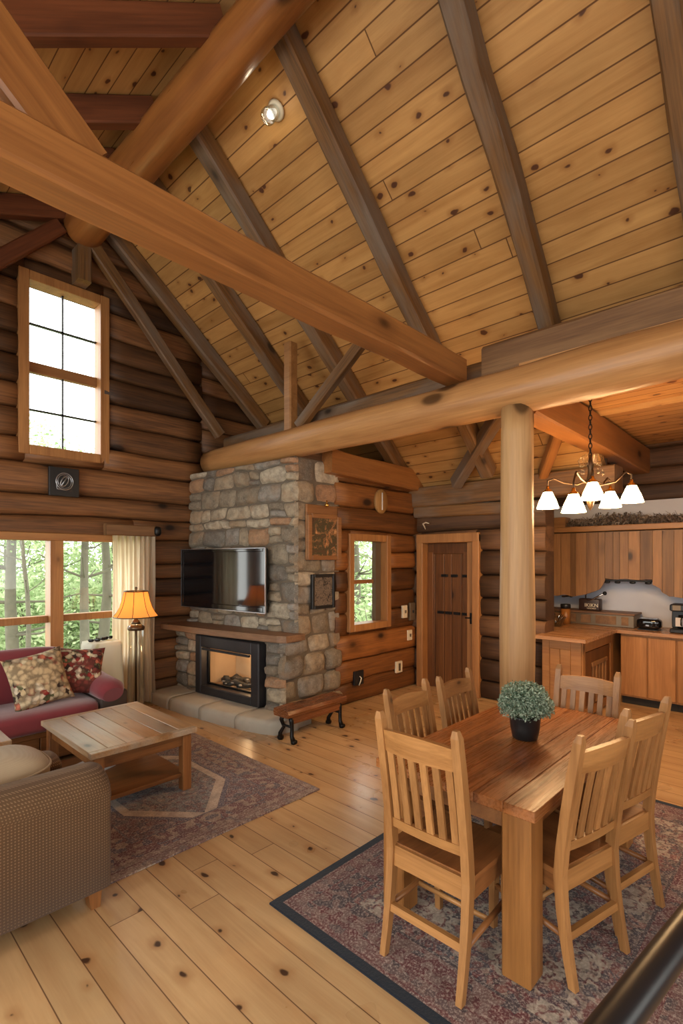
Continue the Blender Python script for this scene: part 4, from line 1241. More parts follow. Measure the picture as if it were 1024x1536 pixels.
# faces +x; near arm at local y = -.5
def arm(y):
    m = MB()
    prof = []
    n = 14
    # section in y/z, extruded along x with rounded front
    hw_ = .13
    sec = [(-hw_, .1), (-hw_, .57)]
    for k in range(n + 1):
        th = PI - PI * k / n
        sec.append((hw_ * 1.06 * math.cos(th), .585 + .115 * math.sin(th)))
    sec += [(hw_, .57), (hw_, .1)]
    xs_ = [(-.5, 1.), (-.47, 1.), (.1, 1.), (.44, 1.), (.50, .985), (.53, .94), (.545, .85)]
    vs = []; fs = []; c = len(sec)
    for (x, s_) in xs_:
        for (a, b) in sec: vs.append((x, y + a * s_, .1 + (b - .1) * (.5 + .5 * s_) - .02 * max(0, x) * 0 + .03 * (-x if x < 0 else 0)))
    for i in range(len(xs_) - 1):
        for j in range(c): fs.append((i * c + j, (i + 1) * c + j, (i + 1) * c + (j + 1) % c, i * c + (j + 1) % c))
    m.add(vs, fs, True)
    m.f.append(tuple(range(c))); m.sm.append(False)
    m.f.append(tuple((len(xs_) - 1) * c + j for j in reversed(range(c)))); m.sm.append(False)
    return m
arm(-.36).build('arm', W['weave'], ac)
m_ = arm(.36); m_.v = [(x, y, z if z < .45 else .45 + (z - .45) * .45) for (x, y, z) in m_.v]; m_.build('arm', W['weave'], ac)
MB().box((-.5, -.23, .1), (.48, .23, .3), .02, seg=2).build('seat_base', W['weave'], ac)
m = MB(); m.sup((.05, .0, .39), (.9, .46, .2), 5, 10); m.build('seat_cushion', W['weave'], ac)
m = MB(); m.sup((-.44, .0, .55), (.24, .96, .72), 6, 12); m.build('backrest', W['weave'], ac)
for a in (-.42, .475):
    for b in (-.42, .42):
        MB().prism([(-.035, .1), (.035, .1), (.024, 0), (-.02, 0)], lambda p: (a + p[0], b - .035, p[1]), lambda p: (a + p[0], b + .035, p[1])).build('leg', W['coffleg'], ac)
m = MB(); m.sup((0, 0, 0), (.70, .40, .25), 3.2, 16, fn=lambda w: (w.x, w.y, w.z * (1 - .25 * max(abs(w.x), abs(w.y)) ** 3)))
o = m.build('loose_cushion', W['beige'], None, (.56, 3.1, .615), (R(4), R(-3), R(3)))
m = MB(); m.tube([(.352 * abs(math.cos(a)) ** .62 * (1 if math.cos(a) > 0 else -1), .202 * abs(math.sin(a)) ** .62 * (1 if math.sin(a) > 0 else -1), .03) for a in [2 * PI * k / 64 for k in range(65)]], .007, 6, cap=False); m.build('piping', W['beige'], o)
tag(o, 'plump beige linen cushion lying on the armchair seat', 'cushion')
et = empty('end_table', (.80, 4.35, 0), 0, 'small wooden end table with pale top just inside the frame', 'end table')
MB().box((-.2, -.2, .44), (.2, .2, .475), .006).build('table_top', W['coffee'], et)
for a in (-1, 1):
    for b in (-1, 1): MB().cbox((a * .165, b * .165, .22), (.055, .055, .44), .004).build('leg', W['coffleg'], et)
# ------------------------------------------------------------------ dining set
W['rugB'] = mat_rug('dark_bordered_rug', 1.31, .86, [sr(122, 58, 56), sr(82, 70, 78), sr(186, 170, 150), sr(104, 40, 42), sr(66, 66, 76), sr(150, 96, 84), sr(58, 46, 50), sr(128, 108, 100)], [sr(132, 100, 92), sr(108, 50, 50), sr(72, 58, 62)], sr(26, 30, 40), False, 5.)
o = MB().box((-1.31, -.86, 0), (1.31, .86, .012), .003).build('area_rug', W['rugB'], None, (2.92, 1.18, .0005)); tag(o, 'dark-bordered oriental rug under the dining table', 'rug')
RZ = .0135
TX0, TX1, TY0, TY1 = 1.97, 3.5, .83, 1.64
tb = empty('dining_table', ((TX0 + TX1) / 2, (TY0 + TY1) / 2, RZ), 0, 'reddish brown plank dining table with thick square legs', 'dining table')
hx, hy = (TX1 - TX0) / 2, (TY1 - TY0) / 2
m = MB(); rnd = random.Random(5); nb = 6
for i in range(nb):
    y0 = -hy + 2 * hy * i / nb; m.box((-hx, y0 + .0008, .69), (hx, y0 + 2 * hy / nb - .0008, .735), .0025, rnd.uniform(-1, 1))
m.build('table_top', W['table'], tb)
for s_ in (-1, 1):
    MB().cbox((0, s_ * (hy - .0725), .645), (2 * hx - .26, .025, .09)).build('apron', W['coffX'], tb)
    MB().cbox((s_ * (hx - .0725), 0, .645), (.025, 2 * hy - .26, .09)).build('end_apron', W['coffX'], tb)
for a in (-1, 1):
    for b in (-1, 1): MB().cbox((a * (hx - .085), b * (hy - .09), .345), (.125, .125, .69), .006, rnd.uniform(-1, 1)).build('leg', W['tleg'], tb)

def make_chair():
    """faces +x"""
    r = empty('dining_chair')
    w = .185
    def rail_x(z):   # rear post centre line
        if z < .43: return -.185 - .06 * (1 - z / .43) ** 1.6
        return -.185 - .085 * ((z - .43) / .57) ** 1.3
    for s_ in (-1, 1):
        m = MB(); zs_ = [0, .1, .2, .3, .43, .55, .7, .85, 1.0, 1.03]
        vs = []; fs = []
        for z in zs_:
            x = rail_x(z); a = .021 if z < .95 else .018; b = .018
            tp = .75 + .25 * min(1, z / .4)
            if z == 1.03: a, b = .011, .010
            y = s_ * w
            vs += [(x - a * tp, y - b * tp, z), (x + a * tp, y - b * tp, z), (x + a * tp, y + b * tp, z), (x - a * tp, y + b * tp, z)]
        n = len(zs_)
        for i in range(n - 1):
            for k in range(4): fs.append((i * 4 + k, i * 4 + (k + 1) % 4, (i + 1) * 4 + (k + 1) % 4, (i + 1) * 4 + k))
        fs.append((3, 2, 1, 0)); fs.append(tuple((n - 1) * 4 + k for k in range(4)))
        m.add(vs, fs, False, s_ * .4); m.build('back_post', W['chair'], r)
        m = MB(); vs = []; fs = []
        for z, a in ((0, .014), (.2, .017), (.43, .02)):
            x, y = .165 + .01 * (1 - z / .43), s_ * (w - .01)
            vs += [(x - a, y - a, z), (x + a, y - a, z), (x + a, y + a, z), (x - a, y + a, z)]
        for i in range(2):
            for k in range(4): fs.append((i * 4 + k, i * 4 + (k + 1) % 4, (i + 1) * 4 + (k + 1) % 4, (i + 1) * 4 + k))
        fs.append((3, 2, 1, 0)); fs.append((8, 9, 10, 11))
        m.add(vs, fs, False, -s_ * .5); m.build('leg', W['chair'], r)
        MB().tube([(rail_x(.2), s_ * w, .19), (.168, s_ * (w - .01), .2)], .013, 8, smooth=True).build('side_stretcher', W['seat'], r)
        MB().box((-.17, s_ * w - .012, .355), (.15, s_ * w + .012, .425), .003).build('side_rail', W['seat'], r)
    m = MB(); K = 10; vs = []; fs = []
    for i in range(K + 1):
        x = -.18 + .38 * i / K
        for j in range(K + 1):
            y = -.2 + .4 * j / K
            vs.append((x, y * (1.0 + .04 * i / K), .452 - .012 * (1 - (2 * i / K - 1) ** 2) * (1 - (2 * j / K - 1) ** 2)))
    n0 = len(vs); n = K + 1
    vs += [(x, y, .427) for (x, y, z) in vs]
    for i in range(K):
        for j in range(K):
            a = i * n + j; fs.append((a, a + n, a + n + 1, a + 1)); fs.append((a + n0, a + 1 + n0, a + n + 1 + n0, a + n + n0))
    rg = [i * n for i in range(n)] + [K * n + j for j in range(1, n)] + [i * n + K for i in range(K - 1, -1, -1)] + [j for j in range(K - 1, 0, -1)]
    for i in range(len(rg)):
        p, q = rg[i], rg[(i + 1) % len(rg)]; fs.append((p, p + n0, q + n0, q))
    m.add(vs, fs); m.build('seat', W['seat'], r)
    def across(name, z0, z1, t=.012, bow=.02, mat=W['chairX'], x_of=None, tint=0., crest=0.):
        m = MB(); K = 10; vs = []; fs = []
        for i in range(K + 1):
            u = -1 + 2 * i / K; y = u * (w - .015)
            for (z, d_) in ((z0, -t), (z1 + crest * (1 - u * u), -t), (z1 + crest * (1 - u * u), t), (z0, t)):
                vs.append((rail_x(min(z, z1)) - bow * (1 - u * u) + d_, y, z))
        for i in range(K):
            for k in range(4): fs.append((i * 4 + k, (i + 1) * 4 + k, (i + 1) * 4 + (k + 1) % 4, i * 4 + (k + 1) % 4))
        fs.append((0, 1, 2, 3)); fs.append(tuple(K * 4 + k for k in (3, 2, 1, 0)))
        m.add(vs, fs, False, tint); return m.build(name, mat, r)
    across('crest_rail', .865, .955, .012, .022, tint=.4, crest=.012)
    across('back_rail', .53, .57, .011, .01, tint=-.2)
    across('rear_apron', .36, .445, .010, .0, tint=.1)
    across('rear_stretcher', .175, .205, .012, .0, tint=.1)
    MB().tube([(0, -w + .01, .195), (0, w - .01, .195)], .011, 8).build('cross_stretcher', W['chairX'], r)
    for k in range(6):
        y = (-2.5 + k) * .057
        m = MB(); vs = []; fs = []
        u = y / w
        for i in range(5):
            z = .565 + (.87 - .565) * i / 4
            x = rail_x(z) - (.01 + .012 * i / 4) * (1 - u * u)
            vs += [(x - .006, y - .016, z), (x + .006, y - .016, z), (x + .006, y + .016, z), (x - .006, y + .016, z)]
        for i in range(4):
            for q in range(4): fs.append((i * 4 + q, i * 4 + (q + 1) % 4, (i + 1) * 4 + (q + 1) % 4, (i + 1) * 4 + q))
        fs.append((3, 2, 1, 0)); fs.append((16, 17, 18, 19))
        m.add(vs, fs, False, random.Random(k).uniform(-1, 1)); m.build('back_slat', W['chair'], r)
    return r
proto = make_chair()
spots = [(1.995, 1.22, 0, 'pine slat-back dining chair at the near table end, its back to the viewer', 1.04),
         (2.368, .93, 76, 'pine slat-back dining chair on the rail side of the table, nearer one', 1.0),
         (2.815, .885, 77, 'pine slat-back dining chair on the rail side of the table, farther one', 1.02),
         (2.50, 1.57, -91, 'pine slat-back dining chair on the fireplace side of the table, nearer one', .95),
         (3.07, 1.585, -90, 'pine slat-back dining chair on the fireplace side of the table, next to the potted plant', .93),
         (3.40, 1.185, 180, 'pine slat-back dining chair at the far table end in front of the kitchen', .96)]
for i, (x, y, a, l_, s_) in enumerate(spots):
    o = proto if i == 0 else copy_tree(proto)
    o.location = (x, y, RZ); o.rotation_euler.z = R(a); o.scale = (1, 1.02, s_)
    tag(o, l_, 'chair', 'slat-back chairs round the dining table')

def sprigs(m, c, rx, rz, n, seed, leaf=.012, inner=.35, squash=1.):
    rnd = random.Random(seed)
    for i in range(n):
        th = rnd.uniform(0, 2 * PI); ph = math.acos(rnd.uniform(-.55, 1)); r = rnd.uniform(inner, 1) ** .5
        r *= 1 + .12 * nz(math.cos(th) * 2, math.sin(th) * 2, ph * 2 + seed)
        p = Vector((c[0] + rx * r * math.sin(ph) * math.cos(th), c[1] + rx * r * math.sin(ph) * math.sin(th), c[2] + rz * r * math.cos(ph)))
        d = Vector((rnd.gauss(0, 1), rnd.gauss(0, 1), rnd.gauss(0, 1) + .4)).normalized()
        s_ = d.cross(Vector((rnd.gauss(0, 1), rnd.gauss(0, 1), rnd.gauss(0, 1)))).normalized()
        L = leaf * rnd.uniform(.7, 1.4)
        m.add([p - d * L, p + s_ * L * .45, p + d * L, p - s_ * L * .45], [(0, 1, 2, 3)], False, rnd.random())
pt = empty('potted_plant', (2.76, 1.22, RZ + .7355), 0, 'bushy grey-green herb in a round black pot on the dining table', 'potted plant')
MB().lathe([(0, 0), (.06, 0), (.068, .008), (.078, .06), (.083, .118), (.086, .125), (.083, .130), (.076, .128), (.074, .1), (0, .1)], 32).build('pot', W['black'], pt)
MB().lathe([(0, .108), (.0745, .106)], 24).build('soil', W['dark'], pt)
m = MB(); rnd = random.Random(9)
for i in range(60):
    th = rnd.uniform(0, 2 * PI); r = rnd.uniform(.02, .13)
    m.tube([(rnd.uniform(-.03, .03), rnd.uniform(-.03, .03), .1), (r * .6 * math.cos(th), r * .6 * math.sin(th), .16), (r * math.cos(th), r * math.sin(th), .22 + .08 * rnd.random())], .0018, 4)
m.build('stems', W['plantleaf'], pt)
m = MB(); sprigs(m, (0, 0, .195), .148, .12, 7600, 3, .0078, .2); m.build('foliage', W['plantleaf'], pt)

# black handrail in the foreground
hr = empty('handrail', (1.344, .238, 0), -.122, 'black handrail crossing the lower corner of the frame', 'handrail')
m = MB(); m.tube([(-1.0, 0, .9), (-.97, 0, .9), (1.2, 0, .9), (1.23, 0, .9)], [.028, .033, .033, .028], 24); m.build('rail', W['rail'], hr)
for x in (-.95, 1.18):
    m = MB(); m.tube([(x, 0, 0), (x, 0, .87)], .02, 12); m.lathe([(0, 0), (.05, 0), (.05, .01), (.02, .02)], 16, (x, 0, 0)); m.build('post', W['rail'], hr)

# ------------------------------------------------------------------ kitchen
CF = 6.8
rnd = random.Random(6)
CZ = .86
for i, (ya, yb) in enumerate(((1.82, 1.24), (1.24, .66), (.66, .08), (.08, -.5))):
    lb = ['pine base cabinet in the inner corner by the peninsula', 'pine base cabinet under the coffee maker', 'pine base cabinet beyond the coffee maker', 'pine base cabinet at the far open end'][i]
    c = empty('base_cabinet', (CF, (ya + yb) / 2, 0), 0, lb, 'cabinet', 'pine base cabinets along the kitchen wall')
    h = (ya - yb) / 2
    m = MB(); m.box((.02, -h + .001, .1), (.58, h - .001, CZ)); m.build('body', W['cablow'], c)
    MB().box((.08, -h + .001, 0), (.56, h - .001, .1)).build('toe_kick', W['dark'], c)
    for s_ in (-1, 1):
        y0, y1 = (-h + .008, -.006) if s_ < 0 else (.006, h - .008)
        MB().box((0.0, y0, .12), (.022, y1, CZ - .03), .005, rnd.uniform(-1, 1)).build('door', W['cablow'], c)
pn = empty('peninsula_cabinet', (6.2, 2.12, 0), 0, 'wooden kitchen peninsula cabinet standing behind the round post', 'cabinet')
# local: x from -.48 to .6 ; near side at y = -.22
m = MB(); m.box((-.46, -.20, .02), (.61, .21, CZ)); m.box((.6, -.20, .02), (1.17, .7, CZ)); m.build('body', W['cablow'], pn)
m = MB()
for (p, q, r_, s_) in ((-.46, -.38, .02, CZ), (.5, .6, .02, CZ), (-.38, .5, .74, CZ), (-.38, .5, .02, .12)): m.box((p, -.222, r_), (q, -.20, s_), .004)
m.build('side_frame', W['cablow'], pn)
m = MB(); m.box((-.36, -.215, .14), (.48, -.199, .73), .004, -.5); m.build('side_panel', W['door'], pn)
m = MB(); m.box((-.18, -.235, .55), (.34, -.213, .60), .006)
for k in range(5): m.box((-.16 + k * .11, -.232, .14), (-.11 + k * .11, -.213, .55), .005, rnd.uniform(-1, 1))
m.build('slatted_rack', W['cab'], pn)
m = MB()
for (p, q, r_, s_) in ((-.21, -.10, .02, CZ), (.13, .21, .02, CZ), (-.10, .13, .76, CZ), (-.1, .13, .02, .12)): m.box((-.48, p, r_), (-.46, q, s_), .004)
for k in range(2): m.box((-.475, -.10 + k * .115 + .003, .12), (-.462, -.10 + (k + 1) * .115 - .003, .76), .004, rnd.uniform(-1, 1))
m.build('end_panel', W['cabX'], pn)
m = MB()
m.prism_z([(5.64, 1.84), (6.74, 1.84), (6.74, -.5), (XK - .01, -.5), (XK - .01, 2.85), (6.12, 2.85), (6.12, 2.38), (5.64, 2.38)], CZ + .001, CZ + .04)
o = m.build('countertop', W['counter'], None); tag(o, 'wooden L-shaped kitchen countertop over pine cabinets', 'countertop')
CT = CZ + .0415
o = MB().box((XK - .012, -.5, CT + .0), (XK - .004, 2.86, 1.5)).build('backsplash', W['splash']); struct(o)
lg = empty('counter_ledge', (7.0, 2.28, CT), 0, 'long raised tiled ledge across the back of the counter', 'ledge')
m = MB(); m.box((0, -.56, 0), (.3, .56, .15), .004); m.build('body', W['greyplate'], lg)
MB().box((-.02, -.57, .15), (.33, .56, .175), .005).build('cap', W['mantel'], lg)
m = MB()
for i, (a, b) in enumerate(((-.5, -.42), (-.36, -.12), (-.06, .06), (.12, .24), (.3, .5))): m.box((-.006, a, .025), (.002, b, .13), .002)
m.build('dark_tile', W['board'], lg)
# dark box with lettering
bx = empty('storage_tin', (7.15, 2.27, CT + .1755), 0, 'dark brown box with white lettering standing on the tiled ledge', 'box')
MB().box((-.06, -.13, 0), (.06, .13, .155), .015, seg=2).build('body', plain('brown_tin', sr(52, 34, 28), .45), bx)
def lettering(txt, size, par, lo, rot, mat, name='lettering'):
    cu = bpy.data.curves.new(name, 'FONT'); cu.body = txt; cu.size = size; cu.align_x = 'CENTER'; cu.align_y = 'CENTER'; cu.extrude = .001
    tmp = bpy.data.objects.new(name, cu); col.objects.link(tmp)
    bpy.context.view_layer.update()
    me = bpy.data.meshes.new_from_object(tmp.evaluated_get(bpy.context.evaluated_depsgraph_get()))
    bpy.data.objects.remove(tmp); bpy.data.curves.remove(cu)
    o = bpy.data.objects.new(name, me); col.objects.link(o); me.materials.clear(); me.materials.append(mat)
    o.parent = par; o.location = lo; o.rotation_euler = rot
    return o
lettering('IKIKN', .066, bx, (-.062, -.03, .068), (PI / 2, 0, -PI / 2), W['white'])
lettering('NINUNUI', .026, bx, (-.062, -.03, .028), (PI / 2, 0, -PI / 2), W['white'])
m = MB(); m.tube([(0, .06, .15), (0, .06, .2), (0, .05, .21)], .008, 6); m.build('lid_knob', W['bronze'], bx)
ta = empty('toaster', (6.98, 1.55, CT), 0, 'small dark rounded toaster on the counter beside the tiled ledge', 'toaster')
m = MB(); m.sup((0, 0, .075), (.17, .26, .13), 4, 10); m.build('body', W['blackgloss'], ta)
m = MB(); m.box((-.06, -.09, .135), (-.03, .09, .142), .002); m.box((.02, -.09, .135), (.05, .09, .142), .002); m.build('slot', W['silver'], ta)
m = MB(); m.box((-.1, -.02, .05), (-.08, .02, .07), .004); m.build('lever', W['silver'], ta)
MB().box((-.07, -.11, 0), (.07, .11, .012), .003).build('base', W['black'], ta)
cm = empty('coffee_maker', (6.98, 1.2, CT), 0, 'tall black coffee maker with a white label on the counter', 'coffee maker')
m = MB(); m.box((-.12, -.12, 0), (.12, .12, .05), .01); m.box((.0, -.12, .05), (.12, .12, .27), .008); m.box((-.12, -.12, .25), (.12, .12, .33), .012); m.build('body', W['black'], cm)
m = MB(); m.lathe([(0, .0), (.055, 0), (.07, .04), (.07, .1), (.05, .14), (.045, .15), (0, .15)], 20, (-.05, 0, .055)); m.tube([(-.12, 0, .18), (-.16, 0, .16), (-.16, 0, .1), (-.12, 0, .09)], .008, 6); m.build('carafe', W['blackgloss'], cm)
MB().box((-.124, .01, .26), (-.119, .09, .32), .001).build('display', W['greyplate'], cm)
MB().box((-.127, -.01, .08), (-.121, .06, .18), .001).build('label', W['plaster'], cm)
tc = empty('toaster_oven', (7.05, .84, CT), 0, 'brown box-shaped appliance beside the coffee maker, cut by the frame', 'appliance')
MB().box((-.16, -.2, .01), (.16, .2, .26), .012).build('body', plain('brown_enamel', sr(72, 48, 36), .4), tc)
MB().box((-.17, -.14, .04), (-.158, .18, .2), .004).build('door', W['blackgloss'], tc)
# crockery at the peninsula end
gb = empty('glass_bowl', (6.55, 2.5, CT), 0, 'clear glass bowl of cutlery on the peninsula counter', 'bowl')
m = MB(); m.lathe([(0, 0), (.06, 0), (.07, .01), (.12, .1), (.13, .12), (.125, .12), (.065, .015), (0, .012)], 28); m.build('bowl', W['clear'], gb)
m = MB()
for i in range(9):
    th = i * .9; m.tube([(.03 * math.cos(th), .03 * math.sin(th), .02), (.1 * math.cos(th + .4), .1 * math.sin(th + .4), .15)], .005, 5)
m.build('cutlery', W['chrome'], gb)
jr = empty('utensil_crock', (6.7, 2.66, CT), 0, 'dark crock of utensils in the kitchen corner behind the glass bowl', 'crock')
MB().lathe([(0, 0), (.07, 0), (.085, .05), (.085, .15), (.075, .17), (.07, .17), (.07, .03), (0, .03)], 24).build('pot', W['black'], jr)
m = MB()
for i in range(6):
    th = i * 1.05; m.tube([(.02 * math.cos(th), .02 * math.sin(th), .04), (.06 * math.cos(th), .06 * math.sin(th), .3)], .006, 6); m.sup((.062 * math.cos(th), .062 * math.sin(th), .32), (.035, .035, .06), 2, 4)
m.build('utensil', W['bronze'], jr)
bo = empty('coffee_tin', (6.9, 2.5, CT), 0, 'amber canister with black lid in the kitchen corner', 'canister')
MB().lathe([(0, 0), (.06, 0), (.06, .2), (0, .2)], 24).build('body', plain('amber_tin', sr(150, 96, 44), .35), bo)
MB().lathe([(0, .2), (.063, .2), (.063, .25), (.058, .26), (0, .26)], 24).build('lid', W['black'], bo)

# wall cabinets with plank doors and scalloped lower edges
UX = 7.05
def upper(ya, yb, zb, zt, label, seed, split):
    c = empty('wall_cabinet', (UX, (ya + yb) / 2, 0), 0, label, 'cabinet', 'plank-fronted wall cabinets')
    yc = (ya + yb) / 2; h = abs(ya - yb) / 2
    rnd = random.Random(seed)
    zmin = max(zb(yc + h * k / 10) for k in range(-10, 11))
    MB().box((.02, -h + .001, zmin + .01), (.34, h - .001, zt)).build('body', W['cab'], c)
    for (d0, d1) in split:
        m = MB(); n = max(2, int(round((d1 - d0) / .105))); y = d0
        ws = [rnd.uniform(.6, 1.4) for _ in range(n)]; f = (d1 - d0) / sum(ws)
        for q in ws:
            q *= f; a, b = y + .002, y + q - .002; y += q
            K = 5
            poly = [(a + (b - a) * k / K - yc, zb(a + (b - a) * k / K)) for k in range(K + 1)] + [(b - yc, zt - .01), (a - yc, zt - .01)]
            t_ = rnd.uniform(-1, 1); dd = rnd.uniform(0, .006)
            m.prism_x(poly, -.012 - dd, .02, t_)
        m.build('door', W['cab'], c)
    return c
def zb1(y):
    if y > 2.42: return 1.265 + .012 * math.sin(y * 30)
    if y > 2.12: return 1.265 + .10 * ((2.42 - y) / .3) ** 1.5
    return min(1.47, 1.365 + .11 * (2.12 - y) / .06)
def zb2(y): return 1.50 + .006 * math.sin(y * 25)
def zb3(y):
    if y > 1.44: return 1.44 - .6 * max(0, 1.52 - y)
    if y > 1.36: return 1.36 - .6 * (1.44 - y)
    return 1.30 + .008 * math.sin(y * 20)
upper(2.83, 2.06, zb1, 2.10, 'plank-fronted wall cabinet in the corner with a stepped lower edge', 1, [(2.06, 2.42), (2.42, 2.83)])
upper(2.06, 1.53, zb2, 2.10, 'short plank-fronted wall cabinet over the pale backsplash', 2, [(1.53, 1.79), (1.79, 2.06)])
upper(1.53, .9, zb3, 2.10, 'plank-fronted wall cabinet above the coffee maker', 3, [(1.22, 1.53), (.9, 1.22)])
upper(.9, .2, zb3, 2.10, 'plank-fronted wall cabinet above the brown appliance', 4, [(.55, .9), (.2, .55)])
o = MB().box((UX - .05, .15, 2.11), (XK - .02, 2.85, 2.18), .006).build('cabinet_top_shelf', W['cabX']); tag(o, 'long wooden ledge board on top of the wall cabinets', 'shelf')
MB().box((UX - .03, 2.55, 2.18), (UX - .0, 2.84, 2.32), .006)
hk = empty('hook_rail', (UX + .02, 1.8, 1.47), 0, 'black hook rail under the short wall cabinet', 'rail')
MB().box((-.015, -.26, 0), (.015, .26, .02), .003).build('bar', W['iron'], hk)
for k, y in enumerate((-.22, -.05, .12, .24)): m = MB(); m.sup((-.01, y, -.01), (.04, .07, .035), 2.5, 5); m.build('hook', W['iron'], hk)
for i, (ya, yb, za, zb_, l_) in enumerate(((2.3, 2.08, 1.21, 1.31, 'chrome tube light slanting under the stepped wall cabinet'), (2.62, 2.5, 1.232, 1.25, 'short chrome bracket under the corner wall cabinet'))):
    g = empty('tube_light', (UX + .05, (ya + yb) / 2, (za + zb_) / 2 + .012 * i), 0, l_, 'light fitting')
    h = (ya - yb) / 2; v_ = (zb_ - za) / 2
    MB().tube([(0, h, -v_), (0, h * .5, -v_ * .9), (0, -h * .4, v_ * .3), (0, -h, v_)], .012, 10).build('tube', W['chrome'], g)
    m = MB(); m.sup((0, -h, v_), (.05, .05, .05), 2.2, 5); m.build('end_cap', W['iron'], g)
# dried garland on the cabinets
dg = empty('dried_garland', (7.15, 2.0, 2.181), 0, 'dried brown sprigs lying along the top of the wall cabinets', 'dried flowers')
m = MB(); rnd = random.Random(77)
for i in range(150):
    y = rnd.uniform(-.75, .72); x = rnd.uniform(-.08, .1); th = rnd.uniform(0, 2 * PI)
    L = rnd.uniform(.05, .13) * (.6 + .5 * (y < .3))
    m.tube([(x, y, 0.01), (x + L * .4 * math.cos(th), y + L * .4 * math.sin(th), L * .6), (x + L * .9 * math.cos(th), y + L * .9 * math.sin(th), L)], .0025, 4, tint=rnd.random())
m.build('twigs', W['dryleaf'], dg)
m = MB()
for k in range(12):
    sprigs(m, (rnd.uniform(-.05, .06), -.72 + k * .11, .05), .09, .12 if 3 < k < 9 else .06, 170, k, .02, .1)
m.build('sprigs', W['dryleaf'], dg)
fc = empty('small_crate', (7.18, 2.70, 2.181), 0, 'small wooden crate at the corner end of the cabinet ledge', 'crate')
MB().box((-.1, -.13, 0), (.1, .13, .14), .006).build('body', W['cabX'], fc)

# chandelier
CX, CY = 4.72, 1.50
ch = empty('chandelier', (CX, CY, 0), 0, 'iron chandelier with five lit white glass shades hanging on a chain', 'chandelier')
m = MB(); m.lathe([(0, KZ - .001), (.055, KZ - .001), (.05, KZ - .02), (.02, KZ - .035), (0, KZ - .035)], 20); m.build('ceiling_rose', W['bronze'], ch)
m = MB(); z = KZ - .03; k = 0
while z > 2.62:
    pts = []
    for i in range(13):
        th = 2 * PI * i / 12
        a, b = .013 * math.sin(th), .026 * math.cos(th)
        pts.append((a, 0, z - .024 + b) if k % 2 else (0, a, z - .024 + b))
    m.tube(pts, .0042, 6, cap=False); z -= .041; k += 1
m.build('chain', W['iron'], ch)
m = MB()
m.lathe([(0, 2.66), (.012, 2.66), (.016, 2.6), (.03, 2.57), (.018, 2.53), (.025, 2.47), (.038, 2.42), (.025, 2.34), (.036, 2.26), (.02, 2.2), (.0, 2.17)], 20); m.build('centre_stem', W['bronze'], ch)
m = MB()
for k in range(5):
    th = 2 * PI * k / 5 + .3
    c_, s_ = math.cos(th), math.sin(th)
    m.tube([(.02 * c_, .02 * s_, 2.56), (.06 * c_, .06 * s_, 2.66), (.1 * c_, .1 * s_, 2.62), (.085 * c_, .085 * s_, 2.56), (.06 * c_, .06 * s_, 2.57)], .006, 6)
    m.sup((.1 * c_, .1 * s_, 2.5), (.03, .03, .05), 2, 5)
m.build('scroll', W['clear'], ch)
arms = [(0.30, .115, 2.40), (-.36, .0, 2.40), (0.05, -.36, 2.36), (.0, .34, 2.36), (-.1, -.2, 2.42)]
# shade offsets from viewer-facing measurements of the fitting (world x, y around the stem)
offs = [(-.26, .21, 2.36), (-.14, .06, 2.32), (-.02, -.02, 2.40), (.06, -.16, 2.36), (.18, -.26, 2.38)]
offs = [(.69 * r_ + .724 * f_, -.724 * r_ + .69 * f_, z) for r_, f_, z in ((-.33, .1, 2.265), (-.296, -.33, 2.19), (-.05, -.145, 2.315), (.306, .25, 2.29), (.35, -.02, 2.305))]
for (ox, oy, oz) in offs:
    l_ = math.hypot(ox, oy); c_, s_ = ox / l_, oy / l_
    m = MB(); m.tube([(.02 * c_, .02 * s_, 2.44), (.3 * ox, .3 * oy, 2.40), (.6 * ox, .6 * oy, 2.42), (.85 * ox, .85 * oy, max(2.46, oz + .2)), (ox, oy, oz + .18), (ox, oy, oz + .09)], .0085, 8)
    a_ = m.build('arm', W['bronze'], ch)
    m = MB(); m.lathe([(0, .135), (.012, .135), (.014, .11), (.028, .1), (.036, .085), (.036, .07), (0, .07)], 16, (ox, oy, oz)); m.build('socket', W['brass'], a_)
    m = MB(); pr_ = [(.038, .078), (.054, .04), (.073, 0), (.094, -.065)]
    m.lathe(pr_ + [(r - .004, z) for r, z in pr_[::-1]], 28, (ox, oy, oz)); m.build('glass_shade', W['chshade'], ch)

